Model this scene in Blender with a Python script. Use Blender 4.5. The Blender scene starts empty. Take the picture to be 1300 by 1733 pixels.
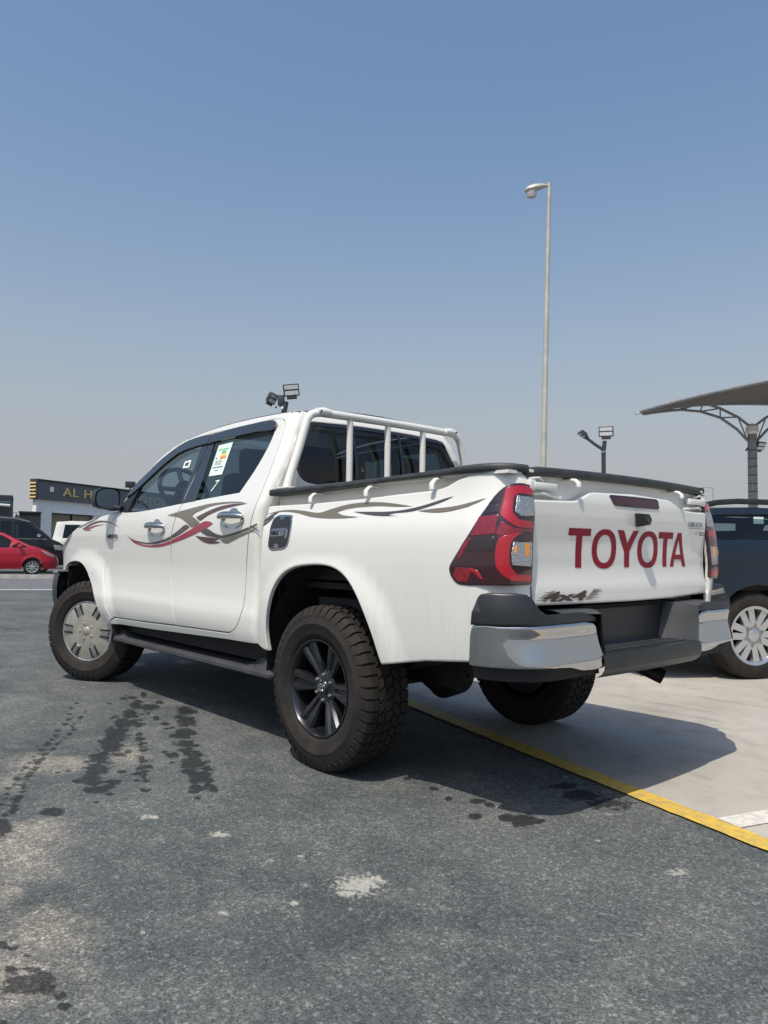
import bpy, bmesh, math, random
import numpy as np
from mathutils import Vector, Matrix
from mathutils.geometry import delaunay_2d_cdt
random.seed(7)
S = bpy.context.scene
COL = S.collection
R = math.radians
PI = math.pi

# ------------------------------------------------------------------ camera
CAM_POS = (-2.915, 3.021, 1.044)
CAM_YAW, CAM_PITCH, CAM_ROLL = R(-41.19), R(2.83), R(0.66)
cam_data = bpy.data.cameras.new('camera')
cam = bpy.data.objects.new('camera', cam_data); COL.objects.link(cam)
cam_data.sensor_fit = 'VERTICAL'; cam_data.sensor_height = 36.0
cam_data.lens = 36.0 * 1277.8 / 1733.0
cam_data.clip_start = 0.05; cam_data.clip_end = 3000
_F = Vector((math.cos(CAM_YAW)*math.cos(CAM_PITCH), math.sin(CAM_YAW)*math.cos(CAM_PITCH), math.sin(CAM_PITCH)))
_R = Vector((math.sin(CAM_YAW), -math.cos(CAM_YAW), 0)); _U = _R.cross(_F)
_R2 = _R*math.cos(CAM_ROLL) + _U*math.sin(CAM_ROLL); _U2 = -_R*math.sin(CAM_ROLL) + _U*math.cos(CAM_ROLL)
cam.matrix_world = Matrix(((_R2.x, _U2.x, -_F.x, CAM_POS[0]), (_R2.y, _U2.y, -_F.y, CAM_POS[1]), (_R2.z, _U2.z, -_F.z, CAM_POS[2]), (0, 0, 0, 1)))
S.camera = cam

# ------------------------------------------------------------------ sky, sun, exposure
SUN_DIR = Vector((-.20, .50, 1.0)).normalized()          # towards the sun
SUN_EL = math.asin(SUN_DIR.z); SUN_AZ = math.atan2(SUN_DIR.x, SUN_DIR.y)
world = bpy.data.worlds.new('World'); S.world = world; world.use_nodes = True
wn = world.node_tree.nodes; wl = world.node_tree.links
sky = wn.new('ShaderNodeTexSky'); sky.sky_type = 'NISHITA'; sky.sun_disc = False
sky.sun_elevation = SUN_EL; sky.sun_rotation = SUN_AZ
sky.altitude = 0; sky.air_density = 1.5; sky.dust_density = 3.0; sky.ozone_density = 5.0
# dust layer low over the horizon, the same all the way round: exp(-(z/.28)^2)
_tc = wn.new('ShaderNodeTexCoord'); _sx = wn.new('ShaderNodeSeparateXYZ'); wl.new(_tc.outputs['Generated'], _sx.inputs[0])
_z = wn.new('ShaderNodeMath'); _z.operation = 'MAXIMUM'; _z.inputs[1].default_value = 0; wl.new(_sx.outputs['Z'], _z.inputs[0])
_d = wn.new('ShaderNodeMath'); _d.operation = 'DIVIDE'; _d.inputs[1].default_value = .27; wl.new(_z.outputs[0], _d.inputs[0])
_q = wn.new('ShaderNodeMath'); _q.operation = 'MULTIPLY'; wl.new(_d.outputs[0], _q.inputs[0]); wl.new(_d.outputs[0], _q.inputs[1])
_n = wn.new('ShaderNodeMath'); _n.operation = 'MULTIPLY'; _n.inputs[1].default_value = -1; wl.new(_q.outputs[0], _n.inputs[0])
_e = wn.new('ShaderNodeMath'); _e.operation = 'EXPONENT'; wl.new(_n.outputs[0], _e.inputs[0])
_m = wn.new('ShaderNodeMix'); _m.data_type = 'RGBA'; wl.new(_e.outputs[0], _m.inputs[0])
wl.new(sky.outputs[0], _m.inputs[6]); _m.inputs[7].default_value = (3.25, 3.38, 3.62, 1)
wl.new(_m.outputs[2], wn['Background'].inputs[0])
wn['Background'].inputs[1].default_value = 0.148
sl = bpy.data.lights.new('sun', 'SUN'); sl.energy = 4.6; sl.angle = R(0.53); sl.color = (1.0, .925, .80)
sun = bpy.data.objects.new('sun', sl); COL.objects.link(sun)
sun.rotation_euler = (-SUN_DIR).to_track_quat('-Z', 'Y').to_euler(); sun.location = SUN_DIR*60
S.view_settings.view_transform = 'Standard'; S.view_settings.look = 'None'
S.view_settings.gamma = 1.0; S.view_settings.use_curve_mapping = False
S.view_settings.exposure = -0.12

# ------------------------------------------------------------------ materials
def mat(name, col, rough=.5, metal=0., coat=0., coat_rough=.03, spec=.5, noise=None, bump=None):
    """Principled material; noise = (scale, amount) varies the colour, bump = (scale, strength, distance)"""
    m = bpy.data.materials.new(name); m.use_nodes = True
    nt = m.node_tree; p = nt.nodes['Principled BSDF']
    p.inputs['Base Color'].default_value = (*col, 1); p.inputs['Roughness'].default_value = rough
    p.inputs['Metallic'].default_value = metal; p.inputs['Coat Weight'].default_value = coat
    p.inputs['Coat Roughness'].default_value = coat_rough; p.inputs['Specular IOR Level'].default_value = spec
    if noise or bump:
        tc = nt.nodes.new('ShaderNodeTexCoord')
    if noise:
        n = nt.nodes.new('ShaderNodeTexNoise'); n.inputs['Scale'].default_value = noise[0]; n.inputs['Detail'].default_value = 6
        nt.links.new(tc.outputs['Object'], n.inputs['Vector'])
        r = nt.nodes.new('ShaderNodeMapRange'); r.inputs[1].default_value = .3; r.inputs[2].default_value = .7
        r.inputs[3].default_value = 1-noise[1]; r.inputs[4].default_value = 1+noise[1]
        nt.links.new(n.outputs['Fac'], r.inputs[0])
        mx = nt.nodes.new('ShaderNodeMix'); mx.data_type = 'RGBA'; mx.blend_type = 'MULTIPLY'; mx.inputs[0].default_value = 1
        mx.inputs[6].default_value = (*col, 1); nt.links.new(r.outputs[0], mx.inputs[7])
        nt.links.new(mx.outputs[2], p.inputs['Base Color'])
    if bump:
        n = nt.nodes.new('ShaderNodeTexNoise'); n.inputs['Scale'].default_value = bump[0]; n.inputs['Detail'].default_value = 4
        nt.links.new(tc.outputs['Object'], n.inputs['Vector'])
        b = nt.nodes.new('ShaderNodeBump'); b.inputs['Strength'].default_value = bump[1]; b.inputs['Distance'].default_value = bump[2]
        nt.links.new(n.outputs['Fac'], b.inputs['Height']); nt.links.new(b.outputs[0], p.inputs['Normal'])
    return m
def glass(name, tint, refl=1.0):
    m = bpy.data.materials.new(name); m.use_nodes = True; nt = m.node_tree; nt.nodes.clear()
    o = nt.nodes.new('ShaderNodeOutputMaterial'); t = nt.nodes.new('ShaderNodeBsdfTransparent'); g = nt.nodes.new('ShaderNodeBsdfGlossy')
    t.inputs[0].default_value = (*tint, 1); g.inputs[0].default_value = (refl, refl, refl, 1); g.inputs['Roughness'].default_value = .015
    f = nt.nodes.new('ShaderNodeFresnel'); ge = nt.nodes.new('ShaderNodeNewGeometry')
    io = nt.nodes.new('ShaderNodeMapRange'); io.inputs[3].default_value = 1.5; io.inputs[4].default_value = 1/1.5      # thin pane: same reflection from both faces
    nt.links.new(ge.outputs['Backfacing'], io.inputs[0]); nt.links.new(io.outputs[0], f.inputs[0])
    mx = nt.nodes.new('ShaderNodeMixShader'); nt.links.new(f.outputs[0], mx.inputs[0])
    nt.links.new(t.outputs[0], mx.inputs[1]); nt.links.new(g.outputs[0], mx.inputs[2]); nt.links.new(mx.outputs[0], o.inputs[0])
    return m
def paint_white():
    """white paint with faint dried run-off streaks low on the panels"""
    m = mat('white_paint', (.70, .70, .665), .32, coat=1.0, coat_rough=.03)
    nt = m.node_tree; p = nt.nodes['Principled BSDF']; N = nt.nodes.new; L = nt.links.new
    tc = N('ShaderNodeTexCoord'); mp = N('ShaderNodeMapping'); mp.inputs['Scale'].default_value = (34, 34, 1.3); L(tc.outputs['Object'], mp.inputs[0])
    n = N('ShaderNodeTexNoise'); n.inputs['Scale'].default_value = 1.6; n.inputs['Detail'].default_value = 5; L(mp.outputs[0], n.inputs['Vector'])
    r = N('ShaderNodeMapRange'); r.inputs[1].default_value = .52; r.inputs[2].default_value = .75; L(n.outputs['Fac'], r.inputs[0])
    sx = N('ShaderNodeSeparateXYZ'); L(tc.outputs['Object'], sx.inputs[0])
    h = N('ShaderNodeMapRange'); h.inputs[1].default_value = .95; h.inputs[2].default_value = .62; L(sx.outputs['Z'], h.inputs[0])
    hx = N('ShaderNodeMapRange'); hx.inputs[1].default_value = .1; hx.inputs[2].default_value = -.35; hx.inputs[3].default_value = .12; L(sx.outputs['X'], hx.inputs[0])
    a = N('ShaderNodeMath'); a.operation = 'MULTIPLY'; L(r.outputs[0], a.inputs[0]); L(h.outputs[0], a.inputs[1])
    b = N('ShaderNodeMath'); b.operation = 'MULTIPLY'; L(a.outputs[0], b.inputs[0]); L(hx.outputs[0], b.inputs[1])
    c = N('ShaderNodeMath'); c.operation = 'MULTIPLY'; c.inputs[1].default_value = .45; L(b.outputs[0], c.inputs[0])
    n2 = N('ShaderNodeTexNoise'); n2.inputs['Scale'].default_value = 2.2; n2.inputs['Detail'].default_value = 5; L(tc.outputs['Object'], n2.inputs['Vector'])
    d = N('ShaderNodeMapRange'); d.inputs[1].default_value = .45; d.inputs[2].default_value = .8; d.inputs[4].default_value = .10; L(n2.outputs['Fac'], d.inputs[0])
    e = N('ShaderNodeMath'); e.operation = 'ADD'; L(c.outputs[0], e.inputs[0]); L(d.outputs[0], e.inputs[1])
    mx = N('ShaderNodeMix'); mx.data_type = 'RGBA'; mx.inputs[6].default_value = (.70, .70, .665, 1); mx.inputs[7].default_value = (.45, .43, .38, 1)
    L(e.outputs[0], mx.inputs[0]); L(mx.outputs[2], p.inputs['Base Color'])
    return m
M = {}
M['white'] = paint_white()
M['white_plain'] = mat('white_gloss', (.70, .70, .665), .3, coat=.6)
M['black_plastic'] = mat('black_plastic', (.014, .016, .019), .38, noise=(9, .25), bump=(900, .15, .0004))
M['rail_cap'] = mat('rail_cap_plastic', (.030, .034, .036), .55, noise=(14, .35), bump=(700, .25, .0005))
M['bumper_grey'] = mat('bumper_plastic', (.045, .047, .052), .48, noise=(7, .25), bump=(800, .2, .0004))
M['chrome'] = mat('chrome', (.52, .53, .54), .045, 1.0, bump=(5, .05, .02))
M['chrome_dark'] = mat('dark_chrome', (.35, .36, .38), .12, 1.0)
M['rubber'] = mat('tyre_rubber', (.022, .0192, .0172), .78, noise=(11, .3), bump=(240, .25, .0008), spec=.3)
M['alloy'] = mat('gunmetal_alloy', (.035, .038, .043), .28, .75, coat=.6, coat_rough=.08)
M['silver'] = mat('silver_alloy', (.62, .63, .64), .25, .9)
M['cover'] = mat('silver_cover_film', (.40, .385, .34), .38, .55, coat=.5, coat_rough=.25, noise=(18, .18), bump=(30, .25, .003))
M['under'] = mat('underbody_black', (.012, .012, .013), .75, noise=(8, .3))
M['glass_dark'] = glass('tinted_glass_dark', (.16, .20, .22))
M['glass_rear'] = glass('tinted_glass_rear', (.22, .28, .30))
M['glass_front'] = glass('tinted_glass_light', (.52, .60, .61))
M['glass_mid'] = glass('tinted_glass_mid', (.17, .225, .24))
M['mirror'] = mat('mirror_glass', (.55, .58, .62), .02, 1.0)
M['film'] = mat('black_pillar_film', (.014, .015, .018), .22, coat=.4)
M['visor'] = mat('smoked_visor', (.018, .020, .024), .14, coat=.5)
M['seat'] = mat('dark_seat_fabric', (.03, .03, .032), .9, noise=(30, .2))
M['lamp_base'] = mat('smoked_red_lens', (.028, .004, .008), .08, coat=1.0, coat_rough=.02)
M['lamp_dark'] = mat('dark_lens_panel', (.018, .008, .014), .12, coat=1.0)
M['lamp_red'] = mat('red_lens', (.36, .003, .016), .16, coat=1.0, coat_rough=.02)
M['lamp_red_dim'] = mat('deep_red_lens', (.20, .004, .014), .2, coat=1.0, noise=(60, .25))
M['lamp_white'] = mat('clear_reflector', (.46, .47, .48), .16, .85, coat=1.0, noise=(240, .55), bump=(150, .9, .005))
M['lamp_amber'] = mat('amber_lens', (.85, .30, .02), .2, coat=1.0)
M['brake_red'] = mat('brake_lamp_lens', (.045, .004, .012), .3, coat=.3)
M['red_vinyl'] = mat('red_vinyl', (.23, .003, .020), .45, spec=.25)
M['stripe_red'] = mat('stripe_red', (.30, .03, .055), .3, coat=.4)
M['stripe_brown'] = mat('stripe_brown', (.085, .045, .042), .3, coat=.4)
M['stripe_olive'] = mat('stripe_olive', (.155, .135, .10), .3, coat=.4)
M['stripe_dark'] = mat('stripe_dark', (.06, .055, .05), .3, coat=.4)
M['fx_brown'] = mat('off_road_decal', (.060, .036, .024), .45, noise=(60, .5))
M['badge'] = mat('badge_dark', (.05, .05, .055), .25, .6)
M['exhaust'] = mat('exhaust_metal', (.03, .03, .032), .4, .6)
M['paper'] = mat('sticker_paper', (.62, .74, .68), .5)
M['paper_white'] = mat('white_paper', (.8, .82, .8), .5)
M['ink'] = mat('sticker_ink', (.06, .07, .07), .5)
M['green'] = mat('sticker_green', (.12, .42, .25), .5)
M['yellow'] = mat('sticker_yellow', (.75, .55, .10), .5)
M['orange'] = mat('sticker_orange', (.75, .22, .05), .5)
M['navy'] = mat('navy_paint', (.005, .011, .020), .3, 0, coat=.45, spec=.35)
M['black_paint'] = mat('black_paint', (.006, .008, .010), .35, coat=.35, spec=.3)
M['red_paint'] = mat('red_paint', (.36, .003, .022), .35, coat=.5)
M['green_dark'] = mat('dark_green_paint', (.02, .035, .03), .35, coat=.6)
M['pole'] = mat('galvanised_pole', (.42, .42, .38), .55, .2, noise=(3, .15))
M['pole_dark'] = mat('dark_pole_paint', (.030, .036, .042), .5)
M['led'] = mat('led_panel', (.55, .56, .58), .25, .2, noise=(30, .2))
M['fabric'] = mat('shade_fabric', (.105, .101, .098), .85, noise=(6, .08))
M['post_wrap'] = mat('canopy_post_paint', (.20, .21, .22), .6, noise=(12, .2))
M['panel_grey'] = mat('sign_cladding', (.115, .125, .14), .55, noise=(2, .08))
M['wall_white'] = mat('rendered_wall', (.84, .84, .83), .8, noise=(3, .06))
M['gold'] = mat('gold_letters', (.80, .56, .22), .5, 0)
M['shop_glass'] = mat('shop_window', (.13, .11, .05), .1, coat=.6, noise=(1.2, .6))  # opaque pane, the yellow-gold reflection is put into its colour
M['dark_wall'] = mat('dark_wall', (.03, .034, .038), .7)
M['dash'] = mat('dashboard_plastic', (.025, .026, .028), .7)

# ------------------------------------------------------------------ scene bookkeeping
def thing(name, label, cat, loc=(0, 0, 0), rz=0, group=None):
    o = bpy.data.objects.new(name, None); COL.objects.link(o)
    o.empty_display_size = .2; o.location = loc; o.rotation_euler = (0, 0, rz)
    o['label'] = label; o['category'] = cat
    if group: o['group'] = group
    return o
def tag(o, label, cat, group=None):
    o['label'] = label; o['category'] = cat
    if group: o['group'] = group
    return o
def link(name, me, m, parent=None):
    o = bpy.data.objects.new(name, me); COL.objects.link(o)
    if m is not None and not me.materials: me.materials.append(m)
    if parent: o.parent = parent
    return o
def copy_tree(o, parent=None):
    c = o.copy(); COL.objects.link(c)
    if parent: c.parent = parent
    for ch in list(o.children): copy_tree(ch, c)
    return c

class MB:
    """collects simple shapes and links them as one mesh object"""
    def __init__(s): s.v = []; s.f = []
    def add(s, vs, fs):
        b = len(s.v); s.v += [tuple(p) for p in vs]; s.f += [tuple(i+b for i in f) for f in fs]; return s
    def box(s, c, d, bev=0, rot=None):
        bm = bmesh.new(); bmesh.ops.create_cube(bm, size=1)
        for v in bm.verts: v.co = Vector((v.co.x*d[0], v.co.y*d[1], v.co.z*d[2]))
        if bev: bmesh.ops.bevel(bm, geom=list(bm.edges), offset=bev, segments=2, affect='EDGES', profile=.5)
        bm.verts.index_update()
        vs = [(rot @ v.co if rot else v.co) + Vector(c) for v in bm.verts]
        s.add(vs, [[v.index for v in f.verts] for f in bm.faces]); bm.free(); return s
    def lathe(s, prof, n=48, axis='y', c=(0, 0, 0), closed=False):
        """prof = list of (radius, along axis)"""
        vs = []
        for r, a in prof:
            for k in range(n):
                t = 2*PI*k/n; p = (r*math.cos(t), r*math.sin(t))
                q = {'y': (p[0], a, p[1]), 'z': (p[0], p[1], a), 'x': (a, p[0], p[1])}[axis]
                vs.append((q[0]+c[0], q[1]+c[1], q[2]+c[2]))
        fs = []
        m = len(prof)
        for i in range(m-1 if not closed else m):
            j = (i+1) % m
            for k in range(n):
                l = (k+1) % n
                fs.append((i*n+k, i*n+l, j*n+l, j*n+k))
        return s.add(vs, fs)
    def tube(s, path, r, n=10, cap=True, flat=1.0):
        path = [Vector(p) for p in path]; m = len(path); rr = r if hasattr(r, '__len__') else [r]*m
        vs = []; up = None
        for i, p in enumerate(path):
            t = (path[min(i+1, m-1)] - path[max(i-1, 0)]).normalized()
            if up is None:
                up = Vector((0, 0, 1)) if abs(t.z) < .9 else Vector((1, 0, 0))
            a = t.cross(up).normalized(); b = a.cross(t).normalized(); up = b
            for k in range(n):
                w = 2*PI*k/n + PI/n
                vs.append(p + a*(rr[i]*math.cos(w)) + b*(rr[i]*flat*math.sin(w)))
        fs = [(i*n+k, i*n+(k+1) % n, (i+1)*n+(k+1) % n, (i+1)*n+k) for i in range(m-1) for k in range(n)]
        if cap: fs += [tuple(range(n-1, -1, -1)), tuple((m-1)*n+k for k in range(n))]
        return s.add(vs, fs)
    def grid(s, rows):
        """rows of equally many points -> quads"""
        n = len(rows[0]); vs = [p for r in rows for p in r]
        return s.add(vs, [(i*n+k, i*n+k+1, (i+1)*n+k+1, (i+1)*n+k) for i in range(len(rows)-1) for k in range(n-1)])
    def prism(s, poly, fn, a, b):
        """poly 2d, fn(u, v, w) -> xyz, extruded from w=a to w=b"""
        n = len(poly)
        vs = [fn(u, v, a) for u, v in poly] + [fn(u, v, b) for u, v in poly]
        return s.add(vs, [tuple(range(n-1, -1, -1)), tuple(range(n, 2*n))] + [(i, (i+1) % n, n+(i+1) % n, n+i) for i in range(n)])
    def mirrored(s):
        o = MB(); o.v = [(x, -y, z) for x, y, z in s.v]; o.f = [tuple(reversed(f)) for f in s.f]; return o
    def build(s, name, m, parent=None, smooth=35, fix=True):
        me = bpy.data.meshes.new(name); me.from_pydata(s.v, [], s.f)
        if fix:
            bm = bmesh.new(); bm.from_mesh(me); bmesh.ops.recalc_face_normals(bm, faces=bm.faces); bm.to_mesh(me); bm.free()
        if smooth:
            me.polygons.foreach_set('use_smooth', [True]*len(me.polygons))
            me.set_sharp_from_angle(angle=R(smooth))
        me.update()
        return link(name, me, m, parent)

# ---- panels: an outline in surface coordinates, triangulated and laid on the surface
def fillet(pts, corner=40, sub=4, closed=True):
    """rounds a polyline with Catmull-Rom pieces, keeping real corners sharp"""
    n = len(pts); P = [Vector(p) for p in pts]; tang = []
    for i in range(n):
        a = P[i]-P[i-1] if (closed or i > 0) else P[1]-P[0]
        b = P[(i+1) % n]-P[i] if (closed or i < n-1) else P[-1]-P[-2]
        tang.append(None if a.length == 0 or b.length == 0 or math.degrees(a.angle(b, 0)) > corner else (a/a.length+b/b.length).normalized())
    out = []
    for i in range(n if closed else n-1):
        j = (i+1) % n; p, q = P[i], P[j]; d = (q-p).length
        t0 = tang[i]*d if tang[i] else (q-p); t1 = tang[j]*d if tang[j] else (q-p)
        for k in range(sub):
            t = k/sub; t2 = t*t; t3 = t2*t
            out.append(tuple(p*(2*t3-3*t2+1) + t0*(t3-2*t2+t) + q*(-2*t3+3*t2) + t1*(t3-t2)))
    if not closed: out.append(tuple(P[-1]))
    return out
def resample(poly, d):
    out = []
    for i in range(len(poly)):
        a = Vector(poly[i]); b = Vector(poly[(i+1) % len(poly)]); k = max(1, int(math.ceil((b-a).length/d)))
        out += [tuple(a.lerp(b, j/k)) for j in range(k)]
    return out
def inside(poly, pts):
    P = np.asarray(poly); X = pts[:, 0]; Y = pts[:, 1]; c = np.zeros(len(pts), bool)
    x0, y0 = P[:, 0], P[:, 1]; x1, y1 = np.roll(x0, -1), np.roll(y0, -1)
    for a, b, cc, d in zip(x0, y0, x1, y1):
        m = (b > Y) != (d > Y)
        if d != b: c ^= m & (X < (cc-a)*(Y-b)/(d-b)+a)
    return c
def dist_to(poly, pts):
    P = np.asarray(poly); Q = np.roll(P, -1, 0); best = np.full(len(pts), 1e9)
    for a, b in zip(P, Q):
        ab = b-a; l = ab@ab
        t = np.clip(((pts-a)@ab)/l, 0, 1) if l > 0 else np.zeros(len(pts))
        best = np.minimum(best, np.linalg.norm(pts-(a+t[:, None]*ab), axis=1))
    return best
def inset(poly, d):
    P = [Vector(p) for p in poly]; n = len(P); ar = sum(P[i].x*P[(i+1) % n].y-P[(i+1) % n].x*P[i].y for i in range(n)); sg = 1 if ar > 0 else -1
    out = []
    for i in range(n):
        a = (P[i]-P[i-1]); b = (P[(i+1) % n]-P[i])
        if a.length < 1e-9 or b.length < 1e-9: out.append((P[i].x, P[i].y)); continue
        a.normalize(); b.normalize()
        na = Vector((-a.y, a.x))*sg; nb = Vector((-b.y, b.x))*sg; m = na+nb
        if m.length < .3: m = na
        m = m/max(.5, m.length**2/2)
        q = P[i]+m*d
        out.append((q.x, q.y))
    return out
def surf_normal(surf, a, b, e=1e-3):
    p = Vector(surf(a+e, b))-Vector(surf(a-e, b)); q = Vector(surf(a, b+e))-Vector(surf(a, b-e))
    return -(p.cross(q)).normalized()
def offset_surf(surf, fn):
    def f(a, b):
        n = surf_normal(surf, a, b); p = surf(a, b); h = fn(a, b) if callable(fn) else fn
        return (p[0]+n.x*h, p[1]+n.y*h, p[2]+n.z*h)
    return f
def panel(name, surf, outline, m, parent, holes=(), step=.05, depth=.03, soft=.005, off=0., clip=None, mirror=False, keep=None):
    """sheet on a surface, with a rolled edge (soft) and a return flange (depth) round every border"""
    if off: surf = offset_surf(surf, off)
    def thin(lp):
        out = [lp[0]]
        for q in lp[1:]:
            if math.hypot(q[0]-out[-1][0], q[1]-out[-1][1]) > soft*1.3: out.append(q)
        while len(out) > 3 and math.hypot(out[0][0]-out[-1][0], out[0][1]-out[-1][1]) < soft*1.3: out.pop()
        return out
    if soft: outline = thin(list(outline)); holes = [thin(list(h)) for h in holes]
    loops = [resample(outline, step)] + [resample(h, step) for h in holes]
    verts = []; edges = []; kind = []
    for li, lp in enumerate(loops):
        b = len(verts); n = len(lp); verts += lp; kind += [1]*n
        edges += [(b+i, b+(i+1) % n) for i in range(n)]
        if soft:
            rg = inset(lp, soft if li == 0 else -soft)
            P = np.array(rg); ok = dist_to(lp, P) > soft*.6
            ids = []
            for q, o in zip(rg, ok):
                ids.append(len(verts) if o else -1)
                if o: verts.append(q); kind.append(2)
            edges += [(a, c) for a, c in zip(ids, ids[1:]+ids[:1]) if a >= 0 and c >= 0 and a != c]
    if clip is not None:
        b = len(verts); cl = resample(clip, step); verts += cl; kind += [0]*len(cl); edges += [(b+i, b+(i+1) % len(cl)) for i in range(len(cl))]
    A = np.array(loops[0]); lo = A.min(0); hi = A.max(0)
    gx = np.arange(lo[0]+step/2, hi[0], step); gy = np.arange(lo[1]+step/2, hi[1], step)
    G = np.array([(x+(step/2 if k % 2 else 0), y) for k, y in enumerate(gy) for x in gx]) if len(gx) and len(gy) else np.zeros((0, 2))
    if len(G):
        ok = inside(loops[0], G)
        for lp in loops: ok &= dist_to(lp, G) > max(step*.45, soft*1.5)
        for h in loops[1:]: ok &= ~inside(h, G)
        for q in G[ok]: verts.append(tuple(q)); kind.append(0)
    vo, eo, fo, ov, oe, of = delaunay_2d_cdt([Vector(v) for v in verts], edges, [], 0, 1e-6)
    V = np.array([(v.x, v.y) for v in vo]); cen = np.array([V[list(f)].mean(0) for f in fo])
    ok = inside(loops[0], cen)
    for h in loops[1:]: ok &= ~inside(h, cen)
    if clip is not None: ok &= inside(clip, cen)
    bd = np.full(len(V), 1e9)
    for lp in loops: bd = np.minimum(bd, dist_to(lp, V))
    P = [Vector(surf(*v)) for v in V]; NN = [surf_normal(surf, *v) for v in V]
    VN = [n.copy() for n in NN]
    if soft:
        for i in range(len(V)):
            if bd[i] < soft*.25:
                P[i] = P[i]-NN[i]*soft*.6
    faces = []
    for f, o in zip(fo, ok):
        if not o: continue
        a, b, c = f; nn = (P[b]-P[a]).cross(P[c]-P[a])
        faces.append((a, b, c) if nn.dot(NN[a]) > 0 else (a, c, b))
    if keep: faces = [f for f in faces if keep(sum((P[i] for i in f), Vector())/3)]
    # border edges
    cnt = {}
    for f in faces:
        for i in range(3):
            e = (f[i], f[(i+1) % 3]); k = (min(e), max(e)); cnt[k] = None if k in cnt else e
    bor = [e for e in cnt.values() if e]
    if soft:                                            # lean the border normals outwards so the edge reads rolled
        lean = {}
        for a, b in bor:
            o = (P[b]-P[a]).cross(NN[a])
            if o.length > 1e-9:
                o.normalize(); lean[a] = lean.get(a, Vector())+o; lean[b] = lean.get(b, Vector())+o
        for i, o in lean.items():
            if o.length > 1e-6: VN[i] = (VN[i]+o.normalized()*.9).normalized()
    used = sorted({i for f in faces for i in f}); mp = {u: k for k, u in enumerate(used)}
    vs = [P[u] for u in used]; fs = [tuple(mp[i] for i in f) for f in faces]; ln = [VN[i] for f in faces for i in f]
    if depth:
        extra = {}
        def low(i):
            if i not in extra:
                extra[i] = (len(vs), len(vs)+1); vs.append(P[i]); vs.append(P[i]-NN[i]*(depth(P[i]) if callable(depth) else depth))
            return extra[i]
        for a, b in bor:
            (a0, a1), (b0, b1) = low(a), low(b)
            fs.append((b0, a0, a1, b1)); o = (P[b]-P[a]).cross(NN[a]).normalized(); ln += [o]*4
    if mirror:
        vs = [Vector((v.x, -v.y, v.z)) for v in vs]; nf = []; nl = []; k = 0
        for f in fs:
            n = len(f); nf.append(tuple(reversed(f))); nl += [Vector((q.x, -q.y, q.z)) for q in reversed(ln[k:k+n])]; k += n
        fs, ln = nf, nl
    me = bpy.data.meshes.new(name); me.from_pydata([tuple(v) for v in vs], [], fs)
    me.polygons.foreach_set('use_smooth', [True]*len(me.polygons))
    me.normals_split_custom_set([tuple(n) for n in ln]); me.update()
    return link(name, me, m, parent)
def text_mb(txt, O, ex, ey, en, size, depth=.002, shear=0., wide=1.0, sp=1.0, bold=0.):
    """flat lettering: O = lower left corner, ex/ey/en unit axes"""
    cu = bpy.data.curves.new('lettering', 'FONT'); cu.body = txt; cu.size = size; cu.extrude = depth/2; cu.space_character = sp; cu.offset = bold
    cu.resolution_u = 3
    ob = bpy.data.objects.new('lettering', cu); COL.objects.link(ob); bpy.context.view_layer.update()
    me = bpy.data.meshes.new_from_object(ob.evaluated_get(bpy.context.evaluated_depsgraph_get()))
    O, ex, ey, en = map(Vector, (O, ex, ey, en)); b = MB()
    b.add([O+ex*(v.co.x*wide+v.co.y*shear)+ey*v.co.y+en*(v.co.z+depth/2) for v in me.vertices], [tuple(p.vertices) for p in me.polygons])
    bpy.data.objects.remove(ob); bpy.data.meshes.remove(me); bpy.data.curves.remove(cu)
    return b

# ---- shape of the pickup's skin, metres, x forward from the rear axle, y to the left, z up
def lerp_tab(tab, v):
    if v <= tab[0][0]: return tab[0][1]
    for (a, p), (b, q) in zip(tab, tab[1:]):
        if v <= b:
            t = (v - a) / (b - a)
            return p + (q - p) * t
    return tab[-1][1]
def smooth_tab(tab):
    """monotone-ish cubic (Catmull-Rom) through a table"""
    xs = [a for a, _ in tab]; ys = [b for _, b in tab]; n = len(xs)
    m = []
    for i in range(n):
        if i == 0: m.append((ys[1]-ys[0])/(xs[1]-xs[0]))
        elif i == n-1: m.append((ys[-1]-ys[-2])/(xs[-1]-xs[-2]))
        else:
            d0 = (ys[i]-ys[i-1])/(xs[i]-xs[i-1]); d1 = (ys[i+1]-ys[i])/(xs[i+1]-xs[i])
            m.append(0 if d0*d1 <= 0 else 2*d0*d1/(d0+d1))
    def fn(v):
        if v <= xs[0]: return ys[0] + m[0]*(v-xs[0])
        if v >= xs[-1]: return ys[-1] + m[-1]*(v-xs[-1])
        for i in range(n-1):
            if v <= xs[i+1]:
                h = xs[i+1]-xs[i]; t = (v-xs[i])/h
                return ((1+2*t)*(1-t)**2*ys[i] + t*(1-t)**2*h*m[i]
                        + t*t*(3-2*t)*ys[i+1] + t*t*(t-1)*h*m[i+1])
    return fn
def sstep(a, b, v):
    t = min(1, max(0, (v-a)/(b-a)))
    return t*t*(3-2*t)

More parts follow.
